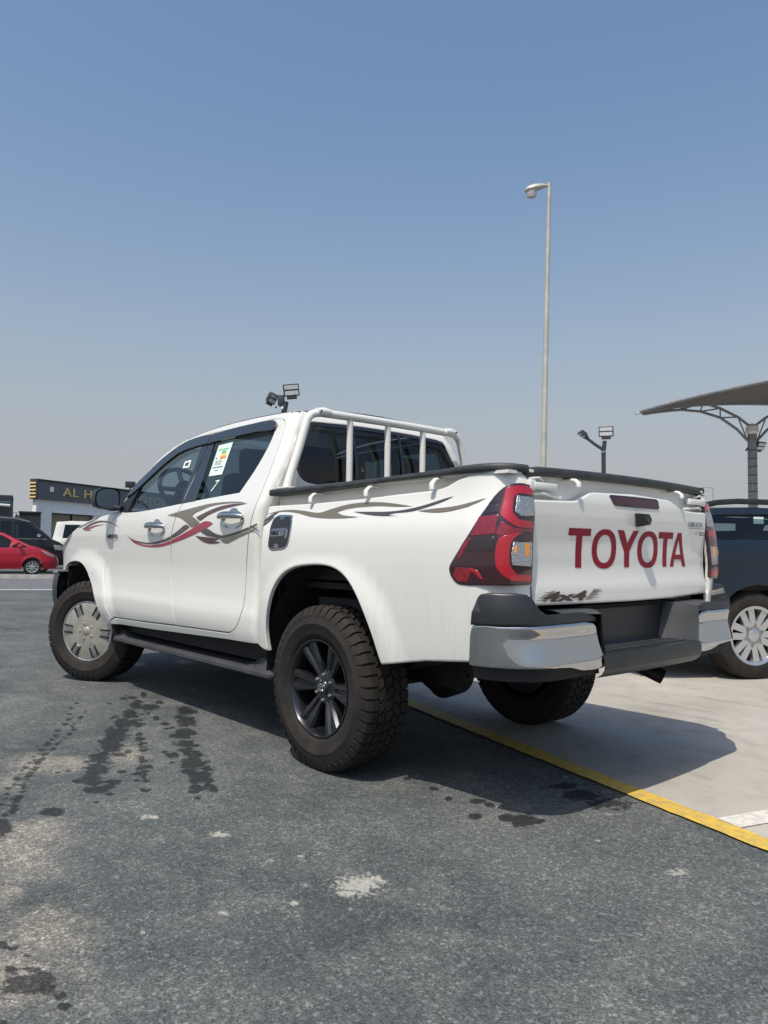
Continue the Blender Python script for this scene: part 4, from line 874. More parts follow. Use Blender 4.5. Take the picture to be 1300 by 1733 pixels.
# ------------------------------------------------------------------ lamps and floodlights
def at_angle(a): return Matrix.Rotation(a, 3, 'Z')
TO_CAM = math.atan2
sl_ = thing('street_lamp', 'tall pale grey street lamp with a single cobra head rising behind the pickup bed', 'street lamp', (9.13, -12.94, 0))
MB().tube([(0,0,0),(-.052,-.05,3.5),(-.11,-.092,7.2),(-.165,-.135,10.80)], [.092,.080,.066,.052], 14).build('pole', M['pole'], sl_, 60)
MB().lathe([(.16,0),(.16,.03),(.10,.05),(.095,.35)], 16, 'z').build('base_flange', M['pole'], sl_, 40)
ld = Vector((.658,.753,0)).normalized(); lt_ = Vector((-.165,-.135,10.62))
hd = MB(); rows = []; side_v = Vector((-ld.y, ld.x, 0))
for t, w, h in ((.02,.03,.03),(.10,.06,.06),(.22,.10,.10),(.40,.13,.125),(.55,.12,.11),(.63,.07,.07),(.65,.01,.01)):
    c = lt_+ld*t+Vector((0,0,.10-.24*t)); rows.append([tuple(c+side_v*w*math.cos(2*PI*k/14)+Vector((0,0,1))*(h*math.sin(2*PI*k/14)*(1 if math.sin(2*PI*k/14) > 0 else .55))) for k in range(15)])
hd.grid(rows); h = hd.build('lamp_head', M['pole'], sl_, 50)
rows = []
for z, s in ((.0,1),(-.11,.94),(-.20,.74),(-.23,.1)):
    c = lt_+ld*.47+Vector((0,0,-.03+z)); rows.append([tuple(c+ld*.15*s*math.cos(2*PI*k/14)+side_v*.10*s*math.sin(2*PI*k/14)) for k in range(15)])
MB().grid(rows).build('lamp_bowl', mat('lamp_bowl_plastic', (.40,.38,.38), .3, coat=.4), h, 50)
sm = thing('street_lamp', 'small distant street lamp seen above the navy SUV roof', 'street lamp', (39.63,-87.48,0))
MB().tube([(0,0,0),(0,0,9.0)], [.16,.10], 8).build('pole', M['pole'], sm, 50)
MB().tube([(0,0,8.95),(.5,.6,9.1),(1.1,1.3,8.95)], [.07,.06,.06], 6).box((1.4,1.65,8.85),(.9,.5,.25),.05,at_angle(.86)).build('lamp_head', M['pole'], sm, 40)
def flood(parent, c, az, tilt, w=.38, h=.27, roll=0):
    """LED floodlight: frame, two lit-panel windows and a rear heat sink, facing az (radians)"""
    rot = Matrix.Rotation(az, 3, 'Z') @ Matrix.Rotation(tilt, 3, 'Y') @ Matrix.Rotation(roll, 3, 'X')
    c = Vector(c)
    f = MB().box(c, (.07, w, h), .008, rot).build('floodlight_head', M['pole_dark'], parent, 40)
    for s in (1, -1): MB().box(c+rot @ Vector((.036, 0, s*h*.235)), (.008, w*.86, h*.34), 0, rot).build('led_window', M['led'], f, 0)
    fins = MB()
    for k in range(6): fins.box(c+rot @ Vector((-.055, (k-2.5)*w*.15, 0)), (.045, .008, h*.8), 0, rot)
    fins.build('heat_sink', M['pole_dark'], f, 0)
    MB().box(c+rot @ Vector((-.01, 0, -h*.62)), (.08, w*.62, h*.28), .01, rot).build('driver_box', M['pole_dark'], f, 40)
    return f
az_cam = math.atan2(3.02+14.7, -2.9-8.38)
fr = thing('floodlight_pole', 'dark floodlight pole with a second lamp on a left arm, near the shade canopy', 'floodlight', (8.38,-14.69,0))
MB().tube([(0,0,0),(0,0,3.4),(0,0,3.75),(-.03,-.01,4.02)], [.065,.058,.057,.057], 12).build('pole', M['pole_dark'], fr, 50)
MB().tube([(.0,.0,3.78),(.16,.14,3.92),(.33,.29,4.10)], [.045,.04,.04], 8).build('side_arm', M['pole_dark'], fr, 50)
MB().tube([(0,0,3.70),(0,0,3.73)], .075, 12).build('pole_clip', M['silver'], fr, 50)
flood(fr, (-.06,-.03,4.27), az_cam-.1, .05)
flood(fr, (.42,.36,4.20), .86, .9, .30, .22)
az_cam2 = math.atan2(3.02+7.4, -2.9-12.98)
fl_ = thing('floodlight_pole', 'floodlight cluster on a dark tapered pole showing above the pickup cab roof', 'floodlight', (12.95,-7.42,0))
MB().tube([(0,0,0),(0,0,4.2),(-.05,-.06,4.72)], [.075,.068,.075], 12).build('pole', M['pole_dark'], fl_, 50)
flood(fl_, (-.12,-.17,5.02), az_cam2+.12, .12, .40, .30, .14)
flood(fl_, (.16,.20,4.80), az_cam2+1.0, .5, .34, .26, -.1)
MB().box((.02,.03,4.74), (.14,.22,.26), .01, at_angle(.8)).build('junction_box', M['pole_dark'], fl_, 40)
MB().box((-.02,-.0,4.66), (.05,.10,.34), .01, at_angle(.8) @ Matrix.Rotation(.35,3,'X')).build('bracket_plate', M['pole'], fl_, 0)
MB().tube([(.10,.12,4.60),(.11,.13,4.55)], .02, 8).build('sensor', M['pole_dark'], fl_, 40)
b2 = thing('roof_floodlight', 'small black floodlight standing on the showroom roof edge', 'floodlight', (43.7,-16.3,4.64))
MB().box((0,0,.32), (.16,.62,.40), .03, at_angle(LZ)).build('floodlight_head', M['pole_dark'], b2, 40)
MB().tube([(0,0,0),(0,0,.16)], .05, 8).build('bracket', M['pole_dark'], b2, 40)
# ------------------------------------------------------------------ shade canopy
PB = Vector((4.80,-15.43,0)); scr = Vector((-.658,-.753,0)).normalized(); dep = Vector((.753,-.658,0)).normalized()   # across the view, away from it
cn = thing('shade_canopy', 'tan fabric parking canopy on a grey steel post with an arched truss arm', 'canopy', tuple(PB))
def cp(a, z, d=0):
    a = a*.80; z = 3.9+(z-3.9)*.90 if z > 3.9 else z
    return tuple(scr*a+dep*d+Vector((0,0,z)))
MB().tube([(0,0,0),(0,0,3.95)], .105, 18).build('post', M['post_wrap'], cn, 50)
for k in range(14): MB().tube([(0,0,.9+.2*k),(0,0,.918+.2*k)], .108, 18, cap=False).build('post_strap', M['pole_dark'], cn, 50)
MB().lathe([(.11,3.9),(.15,3.95),(.14,4.08),(.05,4.15)], 16, 'z').build('post_head', mat('white_steel', (.62,.62,.60), .5), cn, 40)
LOW = [(-.14,3.74),(-.45,4.02),(-.95,4.33),(-1.55,4.49),(-2.15,4.53),(-2.75,4.47),(-3.25,4.40)]
UPP = [(-.10,4.13),(-.42,4.35),(-.95,4.58),(-1.45,4.72),(-2.0,4.66),(-2.6,4.53),(-3.3,4.42)]
for s in (1, -1):
    ar = MB()
    ar.tube([cp(s*a, z) for a, z in LOW], .032, 8).tube([cp(s*a, z) for a, z in UPP], .032, 8)
    zig = [(UPP[0]), LOW[1], UPP[1], LOW[2], UPP[2], LOW[3], UPP[3], LOW[4], UPP[4]]
    for (a, z), (b, y) in zip([(-.14,3.74)]+zig[2:], zig[2:]+[zig[-1]]):
        if (a, z) != (b, y): ar.tube([cp(s*a, z), cp(s*b, y)], .018, 6)
    ar.build('truss_arm', M['post_wrap'], cn, 50)
    # fabric skin: from the arm tip line up to the ridge, swept towards and away from the arm
    rows = []
    for i in range(13):
        t = i/12; row = []
        for j in range(11):
            q = j/10                                      # 0 on the arm, 1 at the near edge
            a = s*(-3.35+3.35*t*1.0)
            zz = 4.42+(.42*t-.22*t*t if False else .50*t-.26*t*t)+.10*(1-q*q)*0
            sag = .10*math.sin(PI*t)*math.sin(PI*q)
            row.append(cp(a, zz+.045-sag, -q*3.6*t**.9-.03))
        rows.append(row)
    MB().grid(rows).grid([[(x, y, z-.012) for x, y, z in r] for r in rows]).build('canopy_fabric', M['fabric'], cn, 60)
    for e in (0, 10): MB().tube([r[e] for r in rows], .035, 8).build('edge_pipe', M['post_wrap'], cn, 50)
    MB().tube([cp(s*-3.25,4.46), cp(s*-3.50,4.40)], .03, 8).build('arm_tip', M['silver'], cn, 50)
flood(cn, cp(.24,3.62), az_cam+.7, .5, .26, .2)
MB().tube([cp(-.08,3.62), cp(-.20,3.50)], .02, 6).tube([cp(.05,3.62), cp(.2,3.62)], .02, 6).build('light_bracket', M['pole_dark'], cn, 40)

# ------------------------------------------------------------------ the white pickup
TRUCK = thing('pickup_truck', 'white four-door pickup with red and olive side stripes and white roll bar', 'pickup')
GAP = .0045
def both(f):
    return [f(False), f(True)]
# outlines in metres on the side of the body: (along, up)
SEAM_F = [(2.500,1.287),(2.553,1.243),(2.604,1.190),(2.645,1.140),(2.677,1.090),(2.700,1.0),(2.699,.887),(2.655,.788),(2.597,.691),(2.566,.607),(2.552,.565),(2.530,.540),(2.495,.533)]
SEAM_M = [(1.510,.557),(1.516,.616),(1.538,.697),(1.579,.815),(1.600,.910),(1.602,.996),(1.583,1.129),(1.540,1.237),(1.510,1.320),(1.502,1.55),(1.508,1.786)]
SEAM_R = [(.833,.573),(.773,.598),(.728,.645),(.702,.705),(.692,.800),(.688,.938),(.676,1.009),(.654,1.115),(.633,1.190),(.614,1.255),(.606,1.330),(.607,1.439),(.620,1.571),(.642,1.690),(.660,1.745),(.695,1.778),(.752,1.791)]
TOP_F = [(1.620,1.785),(1.82,1.774),(1.976,1.745),(2.124,1.682),(2.308,1.571),(2.431,1.459),(2.490,1.360)]
TOP_R = [(.832,1.794),(1.011,1.793),(1.202,1.791),(1.399,1.789)]
def shift(pts, dx, dz=0): return [(a+dx, b+dz) for a, b in pts]
fd = fillet(SEAM_F, 60, 3, False) + [(2.02,.541)] + fillet(shift(SEAM_M, GAP), 60, 3, False) + fillet(TOP_F, 60, 2, False)
rd = fillet(list(reversed(shift(SEAM_M, -GAP))), 60, 3, False) + [(1.499,.556),(1.169,.564),(.901,.570)] + fillet(SEAM_R, 60, 3, False) + fillet(TOP_R, 60, 2, False)
DLO_F = [(2.405,1.292),(2.325,1.285),(2.153,1.285),(1.807,1.301),(1.530,1.319),(1.520,1.55),(1.526,1.768),(1.640,1.770),(1.80,1.757),(1.905,1.735),(2.111,1.657),(2.280,1.537),(2.405,1.437),(2.445,1.370),(2.448,1.320)]
DLO_R = [(1.492,1.321),(1.417,1.326),(1.099,1.343),(.838,1.356),(.812,1.40),(.768,1.483),(.742,1.563),(.728,1.635),(.730,1.70),(.742,1.745),(.772,1.766),(.821,1.776),(1.009,1.779),(1.30,1.777),(1.490,1.770),(1.484,1.55)]
ROOF = [(2.498,1.350),(2.435,1.460),(2.316,1.582),(2.177,1.690),(2.05,1.747),(1.90,1.785),(1.70,1.812),(1.50,1.828),(1.30,1.836),(1.051,1.836),(.816,1.830),(.700,1.824)]
SILL = [(2.600,.475),(2.458,.481),(1.884,.495),(1.256,.515),(.900,.527),(.640,.531)]
cabrear = [(CAB_X(z)+CR-CR*PI/2-.045, z) for z in (.535,.7,.9,1.1,1.2,1.3,1.4,1.5,1.6,1.7,1.78,1.815)]
frame_o = (SILL + cabrear + list(reversed(ROOF)) + list(reversed(fillet(TOP_F, 60, 2, False))) + [(1.508,1.7945)]
           + list(reversed(shift(fillet(TOP_R, 60, 2, False), 0, .006))) + list(reversed(shift(fillet(SEAM_R, 60, 3, False), -.007)))
           + [(.833,.566),(.901,.562),(1.169,.556),(1.499,.548),(2.02,.533),(2.495,.525)])
# keep the strip above the front door open by a seam
i0 = len(SILL)+len(cabrear)+len(ROOF); n0 = len(fillet(TOP_F, 60, 2, False))
frame_o[i0:i0+n0] = [(a+.005, b+.007) for a, b in frame_o[i0:i0+n0]]
WING = (shift(fillet(SEAM_F, 60, 3, False), .008) + [(2.62,.466),(2.690,.466)]
        + fillet([(2.700,.490),(2.738,.590),(2.831,.706),(2.940,.800),(3.030,.865),(3.116,.902),(3.224,.920),(3.383,.918),(3.500,.905),(3.590,.875),(3.640,.835)], 70, 3, False)
        + [(3.98,.835),(4.00,.90),(3.97,.985),(3.87,1.020)]
        + fillet([(3.70,1.058),(3.555,1.100),(3.398,1.156),(3.227,1.206),(3.044,1.240),(2.820,1.270),(2.604,1.287),(2.520,1.294)], 60, 2, False))
fdoor, rdoor = [], []
for mr in (False, True):
    sill = panel('cab_side_frame', cab_all, frame_o, M['white'], TRUCK, step=.05, soft=.004, depth=.035, mirror=mr)
    w = panel('front_wing', cab_side, WING, M['white'], TRUCK, step=.05, soft=.006, depth=.02, mirror=mr)
    d = panel('front_door', cab_side, fd, M['white'], TRUCK, holes=[fillet(DLO_F, 50, 2)], step=.05, soft=.004, depth=.03, mirror=mr)
    e = panel('rear_door', cab_side, rd, M['white'], TRUCK, holes=[fillet(DLO_R, 50, 2)], step=.05, soft=.004, depth=.03, mirror=mr)
    fdoor.append(d); rdoor.append(e)
    # glazing, pillar film and smoked rain visors
    panel('window_glass', cab_side, DLO_F, M['glass_front'], d, step=.12, soft=0, depth=0, off=-.014, mirror=mr)
    panel('window_glass', cab_side, DLO_R, M['glass_mid'] , e, step=.12, soft=0, depth=0, off=-.014, mirror=mr)
    panel('pillar_film', cab_side, [(1.545,1.316),(1.5145,1.319),(1.5065,1.55),(1.5125,1.782),(1.615,1.776),(1.562,1.55)], M['film'], d, step=.1, soft=0, depth=.004, off=.002, mirror=mr)
    panel('pillar_film', cab_side, [(1.505,1.319),(1.345,1.327),(1.384,1.50),(1.445,1.74),(1.448,1.784),(1.503,1.784),(1.4975,1.55)], M['film'], e, step=.1, soft=0, depth=.004, off=.002, mirror=mr)
    panel('window_channel', cab_side, [(1.339,1.330),(1.378,1.50),(1.440,1.74),(1.446,1.74),(1.384,1.50),(1.345,1.330)], M['chrome_dark'], e, step=.1, soft=0, depth=.004, off=.003, mirror=mr)
    panel('mirror_base', cab_side, [(2.490,1.350),(2.448,1.395),(2.365,1.455),(2.305,1.47),(2.335,1.36),(2.330,1.286),(2.475,1.290)], M['black_plastic'], d, step=.06, soft=.004, depth=.02, off=.004, mirror=mr)
    panel('rain_visor', cab_side, fillet([(1.505,1.772),(1.640,1.777),(1.82,1.766),(1.915,1.744),(2.118,1.667),(2.295,1.549),(2.432,1.440),(2.445,1.395),(2.365,1.418),(2.230,1.497),(2.060,1.602),(1.900,1.674),(1.74,1.700),(1.502,1.712)], 50, 2), M['visor'], d, step=.05, soft=.006, depth=.016, off=.016, mirror=mr)
    panel('rain_visor', cab_side, fillet([(1.498,1.772),(1.30,1.783),(1.009,1.786),(.821,1.783),(.757,1.771),(.722,1.745),(.722,1.718),(.745,1.712),(.893,1.722),(1.216,1.718),(1.495,1.710)], 50, 2), M['visor'], e, step=.05, soft=.006, depth=.016, off=.016, mirror=mr)
    # door handles: a dished cup cover and a bar across it
    for dr, (cx, cz) in ((d, (1.803, 1.163)), (e, (.825, 1.203))):
        ov = [(cx+.128*math.cos(t)*(1-.12*math.sin(t)), cz+.050*math.sin(t)+(.012 if abs(math.cos(t)) < .3 and math.sin(t) > 0 else 0)) for t in [2*PI*k/28 for k in range(28)]]
        dish = lambda a, b, cx=cx, cz=cz: .006-.026*max(0, 1-((a-cx)/.10)**2-((b-cz+.012)/.042)**2)
        panel('handle_cup', offset_surf(cab_side, dish), ov, M['chrome'], dr, step=.018, soft=.004, depth=.008, mirror=mr)
        y0 = CAB_Y(cz)
        path = [(cx+t*.128, y0+.012+.034*(1-t*t)**.6, cz+.012+.010*(1-t*t)) for t in [k/7-1 for k in range(15)]]
        hb = MB().tube(path, [.010+.008*(1-abs(k/7-1)**3) for k in range(15)], 12, flat=1.15)
        (hb.mirrored() if mr else hb).build('handle_bar', M['chrome'], dr, 60)
# side stripes, cut where a panel ends
STRIPES = {
 'olive1': ('stripe_olive', cab_side, [(1.662,1.246),(1.519,1.265),(1.311,1.286),(1.132,1.302),(.939,1.305),(.793,1.300),(.711,1.291),(.860,1.296),(1.003,1.294),(1.117,1.284),(1.231,1.264),(1.303,1.245),(1.314,1.232),(1.207,1.191),(1.309,1.165),(1.371,1.190),(1.446,1.219),(1.557,1.238)]),
 'brown1': ('stripe_brown', cab_side, [(1.259,1.224),(1.131,1.256),(.994,1.281),(.856,1.290),(.691,1.287),(.845,1.275),(1.009,1.256),(1.150,1.222),(1.209,1.203)]),
 'brown2': ('stripe_brown', cab_side, [(2.308,1.132),(2.209,1.099),(2.082,1.080),(1.899,1.071),(1.742,1.085),(1.592,1.113),(1.469,1.154),(1.387,1.182),(1.334,1.166),(1.433,1.133),(1.575,1.097),(1.724,1.072),(1.880,1.062),(2.062,1.068),(2.188,1.087)]),
 'red1': ('stripe_red', cab_side, [(2.252,1.108),(2.104,1.069),(1.920,1.053),(1.744,1.062),(1.575,1.088),(1.433,1.122),(1.300,1.157),(1.191,1.188),(1.145,1.197),(1.082,1.194),(1.047,1.182),(1.139,1.152),(1.265,1.124),(1.399,1.096),(1.577,1.067),(1.726,1.046),(1.881,1.041),(2.043,1.051),(2.168,1.072)]),
 'dark1': ('stripe_dark', cab_side, [(1.193,1.136),(1.123,1.155),(1.015,1.124),(.926,1.113),(.812,1.125),(.703,1.145),(.560,1.175),(.560,1.164),(.730,1.125),(.840,1.109),(.956,1.095),(1.038,1.105),(1.122,1.115)]),
 'dark2': ('stripe_brown', cab_side, [(1.257,1.113),(1.169,1.106),(1.061,1.101),(.956,1.092),(1.039,1.083),(.950,1.074),(1.018,1.066),(1.109,1.068),(1.186,1.084)]),
 'olive2': ('stripe_olive', cab_side, [(.957,1.089),(.841,1.104),(.743,1.117),(.560,1.156),(.560,1.146),(.716,1.108),(.814,1.084),(.871,1.069),(.928,1.074)]),
 'bed1': ('stripe_olive', bed_side, [(1.463,1.219),(1.329,1.238),(1.199,1.239),(1.093,1.230),(.969,1.217),(.880,1.232),(.757,1.250),(.621,1.255),(.490,1.249),(.381,1.236),(.305,1.225),(.394,1.226),(.519,1.234),(.650,1.234),(.752,1.228),(.828,1.215),(.776,1.200),(.651,1.189),(.770,1.186),(.919,1.190),(1.040,1.201),(1.150,1.220),(1.261,1.231),(1.370,1.228)]),
 'bed2': ('stripe_dark', bed_side, [(.703,1.214),(.576,1.210),(.448,1.207),(.331,1.214),(.222,1.230),(.130,1.249),(.072,1.258),(.128,1.239),(.219,1.218),(.313,1.203),(.415,1.199),(.458,1.192),(.380,1.187),(.504,1.190),(.604,1.199)]),
 'bed3': ('stripe_olive', bed_side, [(.270,1.205),(.176,1.211),(.084,1.215),(-.001,1.226),(-.078,1.245),(-.033,1.222),(.043,1.204),(.131,1.195),(.199,1.197)]),
 'bed4': ('stripe_dark', bed_side, [(1.464,1.178),(1.409,1.213),(1.348,1.230),(1.329,1.228),(1.390,1.204),(1.462,1.165)]),
 'bed5': ('stripe_dark', bed_side, [(1.463,1.157),(1.416,1.184),(1.373,1.210),(1.360,1.207),(1.402,1.177),(1.459,1.151)]),
 'wing1': ('stripe_dark', cab_side, [(3.270,1.190),(3.076,1.223),(2.935,1.248),(2.839,1.270),(2.791,1.282),(2.850,1.260),(2.964,1.235),(3.111,1.209),(3.228,1.189)]),
 'wing2': ('stripe_brown', cab_side, [(3.164,1.179),(3.033,1.211),(2.887,1.233),(2.742,1.235),(2.594,1.220),(2.415,1.180),(2.592,1.212),(2.719,1.224),(2.864,1.221),(2.991,1.202),(3.122,1.175)]),
 'wing3': ('stripe_red', cab_side, [(3.141,1.170),(2.989,1.193),(2.841,1.205),(2.660,1.206),(2.839,1.198),(2.985,1.179),(3.042,1.171),(2.944,1.165),(3.100,1.164)]),
}
# ---- bed
BED = ([(1.443,1.266),(1.394,1.268),(1.042,1.267),(.657,1.274),(.402,1.283),(.230,1.288)]
       + fillet([(.180,1.290),(.12,1.301),(.06,1.324),(0,1.340),(-.06,1.344),(-.150,1.343),(-.232,1.340)], 60, 3, False)
       + fillet([(-.247,1.317),(-.262,1.277),(-.278,1.232),(-.292,1.17),(-.297,1.084),(-.292,.985),(-.294,.918),(-.295,.861),(-.303,.84)], 60, 2, False)
       + [(-.30,.64),(-.02,.618),(.212,.594),(.468,.550)]
       + list(reversed(fillet([(1.366,.512),(1.370,.571),(1.369,.624),(1.353,.715),(1.318,.825),(1.250,.904),(1.150,.948),(1.050,.964),(.943,.970),(.839,.964),(.757,.942),(.684,.900),(.614,.831),(.554,.740),(.510,.655),(.480,.575)], 70, 3, False)))
       + [(1.405,.512),(1.466,.530),(1.458,.69),(1.451,.82),(1.448,1.0),(1.446,1.2)])
FUEL = fillet([(1.352,1.190),(1.329,1.204),(1.276,1.206),(1.221,1.203),(1.198,1.200),(1.191,1.190),(1.184,1.144),(1.190,1.093),(1.203,1.064),(1.228,1.049),(1.285,1.043),(1.340,1.041),(1.362,1.050),(1.366,1.066),(1.362,1.101),(1.360,1.160)], 70, 3)
LAMP = fillet([(-.244,1.297),(-.203,1.298),(-.171,1.293),(-.146,1.282),(-.122,1.262),(-.099,1.233),(-.068,1.179),(-.031,1.111),(.018,1.043),(.050,1.003),(.066,.977),(.061,.953),(.042,.929),(.018,.915),(0,.912),(-.107,.915),(-.228,.917),(-.292,.918)], 50, 3, False) + fillet([(-.297,.93),(-.296,.985),(-.301,1.084),(-.298,1.173),(-.281,1.232),(-.262,1.280)], 50, 3, False)
LAMP_PARTS = [
 ('red_light_guide', 'lamp_red', [(-.148,1.274),(-.184,1.285),(-.242,1.286),(-.260,1.277),(-.263,1.254),(-.198,1.255),(-.180,1.248),(-.174,1.230),(-.180,1.179),(-.206,1.157),(-.290,1.155),(-.293,1.131),(-.209,1.130),(-.189,1.135),(-.147,1.164),(-.139,1.176),(-.142,1.229)]),
 ('red_light_guide', 'lamp_red_dim', [(-.137,1.127),(-.149,1.147),(-.190,1.126),(-.293,1.126),(-.294,1.116),(-.207,1.114),(-.150,1.094),(-.133,1.100)]),
 ('red_light_guide', 'lamp_red', [(-.143,1.090),(-.207,1.112),(-.225,1.112),(-.192,1.089),(-.180,1.071),(-.176,.996),(-.187,.974),(-.207,.955),(-.284,.953),(-.287,.930),(-.194,.932),(-.169,.942),(-.146,.964),(-.133,.987),(-.133,1.053)]),
 ('red_reflector', 'lamp_red_dim', [(-.064,1.170),(-.134,1.171),(-.131,1.129),(-.129,1.103),(-.035,1.099),(-.046,1.117)]),
 ('red_reflector', 'lamp_red_dim', [(.024,.978),(-.046,.977),(-.040,.955),(-.029,.926),(.014,.923),(.039,.945)]),
 ('red_light_guide', 'lamp_red', [(-.046,.977),(-.067,.969),(-.090,.937),(-.079,.936),(-.056,.958),(-.040,.966)]),
 ('red_light_guide', 'lamp_red_dim', [(-.029,1.091),(-.040,1.088),(.004,1.014),(.024,1.010),(.001,1.052)]),
 ('dark_lens', 'lamp_dark', [(-.112,1.248),(-.137,1.255),(-.129,1.219),(-.092,1.218)]),
 ('dark_lens', 'lamp_dark', [(-.090,1.211),(-.128,1.212),(-.130,1.180),(-.077,1.178)]),
 ('dark_lens', 'lamp_dark', [(-.043,1.091),(-.127,1.092),(-.128,1.053),(-.117,1.042),(-.023,1.041)]),
 ('reversing_lens', 'lamp_white', [(-.185,1.245),(-.262,1.249),(-.278,1.223),(-.289,1.179),(-.213,1.172),(-.186,1.185)]),
 ('indicator_lens', 'lamp_white', [(-.190,1.074),(-.288,1.078),(-.286,1.008),(-.282,.985),(-.184,.991),(-.183,1.040)]),
 ('indicator_bulb_cover', 'lamp_amber', [(-.236,1.074),(-.272,1.075),(-.266,1.022),(-.242,1.022)]),
 ('indicator_bulb_cover', 'lamp_amber', [(-.191,1.058),(-.204,1.061),(-.203,1.037),(-.191,1.034)]),
]
lamp_surf = offset_surf(bed_side, lambda u, z: .022*math.exp(-((u+.165)/.065)**2))
CAP_LO = smooth_tab([(-.24,1.345),(-.118,1.349),(-.006,1.350),(.175,1.349),(.467,1.344),(.991,1.330),(1.43,1.322)])
CAP_HI = smooth_tab([(-.24,1.375),(-.110,1.382),(-.007,1.380),(.175,1.373),(.630,1.363),(1.43,1.357)])
beds = []
for mr in (False, True):
    b = panel('bed_side', bed_side, BED, M['white'], TRUCK, step=.045, soft=.010, depth=lambda p: .09 if p.z > 1.1 else .018, mirror=mr); beds.append(b)
    panel('bed_recess_panel', recess_wall, [(1.455,1.24),(1.455,1.35),(-.02,1.36),(-.02,1.30),(.1,1.25)], M['white_plain'], b, step=.1, soft=0, depth=0, mirror=mr)
    rows = []
    for k in range(56):
        u = 1.43-k*(1.43+.236)/55; lo, hi = CAP_LO(u), CAP_HI(u); p = Vector(bed_side(u, lo)); n = surf_normal(bed_side, u, lo); n.z = 0; n.normalize()
        e = .010+.006*sstep(.2,-.1,u); w = .075; f = min(1, k/1.5, (55-k)/1.0)*.25+.75
        ring = [(p.x+n.x*o, p.y+n.y*o, z) for o, z in ((e-.006, lo), (e, lo+.006), (e-.001, hi-.010), (e-.005, hi-.003), (e-.014, hi), (e-w, hi+.001), (e-w-.006, lo), (e-.03, lo))]
        rows.append(ring+[ring[0]])
    mb = MB().grid(rows)
    mb.add(rows[0][:-1], [tuple(range(8))]); mb.add(rows[-1][:-1], [tuple(range(8))])
    (mb.mirrored() if mr else mb).build('rail_cap', M['rail_cap'], b, 50)
    for u in (1.048, .622, .196):
        x = -1.13+RX+u; z = CAP_LO(u)
        hk = MB().tube([(x, .775, z-.012), (x, .805, z-.012), (x, .836, z-.018), (x, .852, z-.034), (x, .853, z-.058)], [.011, .011, .012, .014, .0135], 12, flat=.6)
        (hk.mirrored() if mr else hk).build('rope_hook', M['white_plain'], b, 50)
    lp = panel('tail_lamp', lamp_surf, LAMP, M['lamp_base'], TRUCK, step=.03, soft=.006, depth=.012, off=.005, mirror=mr)
    for k, (nm, mm, pl) in enumerate(LAMP_PARTS):
        panel(nm, lamp_surf, fillet(pl, 30, 2), M[mm], lp, step=.02, soft=.002, depth=.003, off=.0065+.001*(mm == 'lamp_amber')+.0004*(k % 3), mirror=mr)
fl = panel('fuel_flap', bed_side, inset(FUEL, -.010), M['chrome'], TRUCK, step=.02, soft=.005, depth=.006, off=.004)
panel('flap_plate', bed_side, FUEL, M['badge'], fl, step=.02, soft=.003, depth=.003, off=.007)
panel('flap_badge_plate', bed_side, [(1.345,1.143),(1.225,1.146),(1.232,1.104),(1.352,1.100)], M['chrome_dark'], fl, step=.02, soft=.002, depth=.002, off=.0085)
panel('flap_grip', bed_side, fillet([(1.215,1.150),(1.198,1.128),(1.196,1.100),(1.212,1.085),(1.222,1.118)],60,2), M['chrome_dark'], fl, step=.02, soft=.002, depth=.002, off=.0085)
panel('flap_grip', bed_side, [(1.300,1.205),(1.245,1.205),(1.258,1.188),(1.286,1.188)], M['chrome_dark'], fl, step=.02, soft=.002, depth=.002, off=.0085)
panel('flap_grip', bed_side, [(1.320,1.043),(1.268,1.045),(1.276,1.066),(1.306,1.066)], M['chrome_dark'], fl, step=.02, soft=.002, depth=.002, off=.0085)
yb = bed_side(1.29,1.12)[1]
text_mb('HILUX', (-1.13+RX+1.338, yb+.011, 1.112), (-1,0,0), (0,0,1), (0,1,0), .028, .002, .1, .92).build('flap_lettering', M['badge'], fl, 0)
for nm, (mm, sf, pl) in STRIPES.items():
    pl = fillet(pl, 55, 3)
    targets = {'w': [(WING, 'front_wing', 0)], 'b': [(BED, 'bed', 0)]}
    if nm.startswith('wing'): tg = [(WING, [o for o in TRUCK.children if o.name == 'front_wing'][0]), (fd, fdoor[0])]
    elif nm.startswith('bed'): tg = [(BED, beds[0])]
    else: tg = [(fd, fdoor[0]), (rd, rdoor[0]), (frame_o, [o for o in TRUCK.children if o.name == 'cab_side_frame'][0])]
    for cl, par in tg:
        P = np.array(pl); 
        if not (inside(cl, P).any()): continue
        panel('body_stripe', sf, pl, M[mm], par, step=.05, soft=0, depth=0, off=.0022, clip=cl)
# right side carries the same stripes
for nm, (mm, sf, pl) in STRIPES.items():
    tg = [(WING, [o for o in TRUCK.children if o.name.startswith('front_wing')][1])] if nm.startswith('wing') else [(BED, beds[1])] if nm.startswith('bed') else [(fd, fdoor[1]), (rd, rdoor[1])]
    for cl, par in tg:
        if inside(cl, np.array(pl)).any(): panel('body_stripe', sf, fillet(pl, 55, 2), M[mm], par, step=.08, soft=0, depth=0, off=.0022, clip=cl, mirror=True)
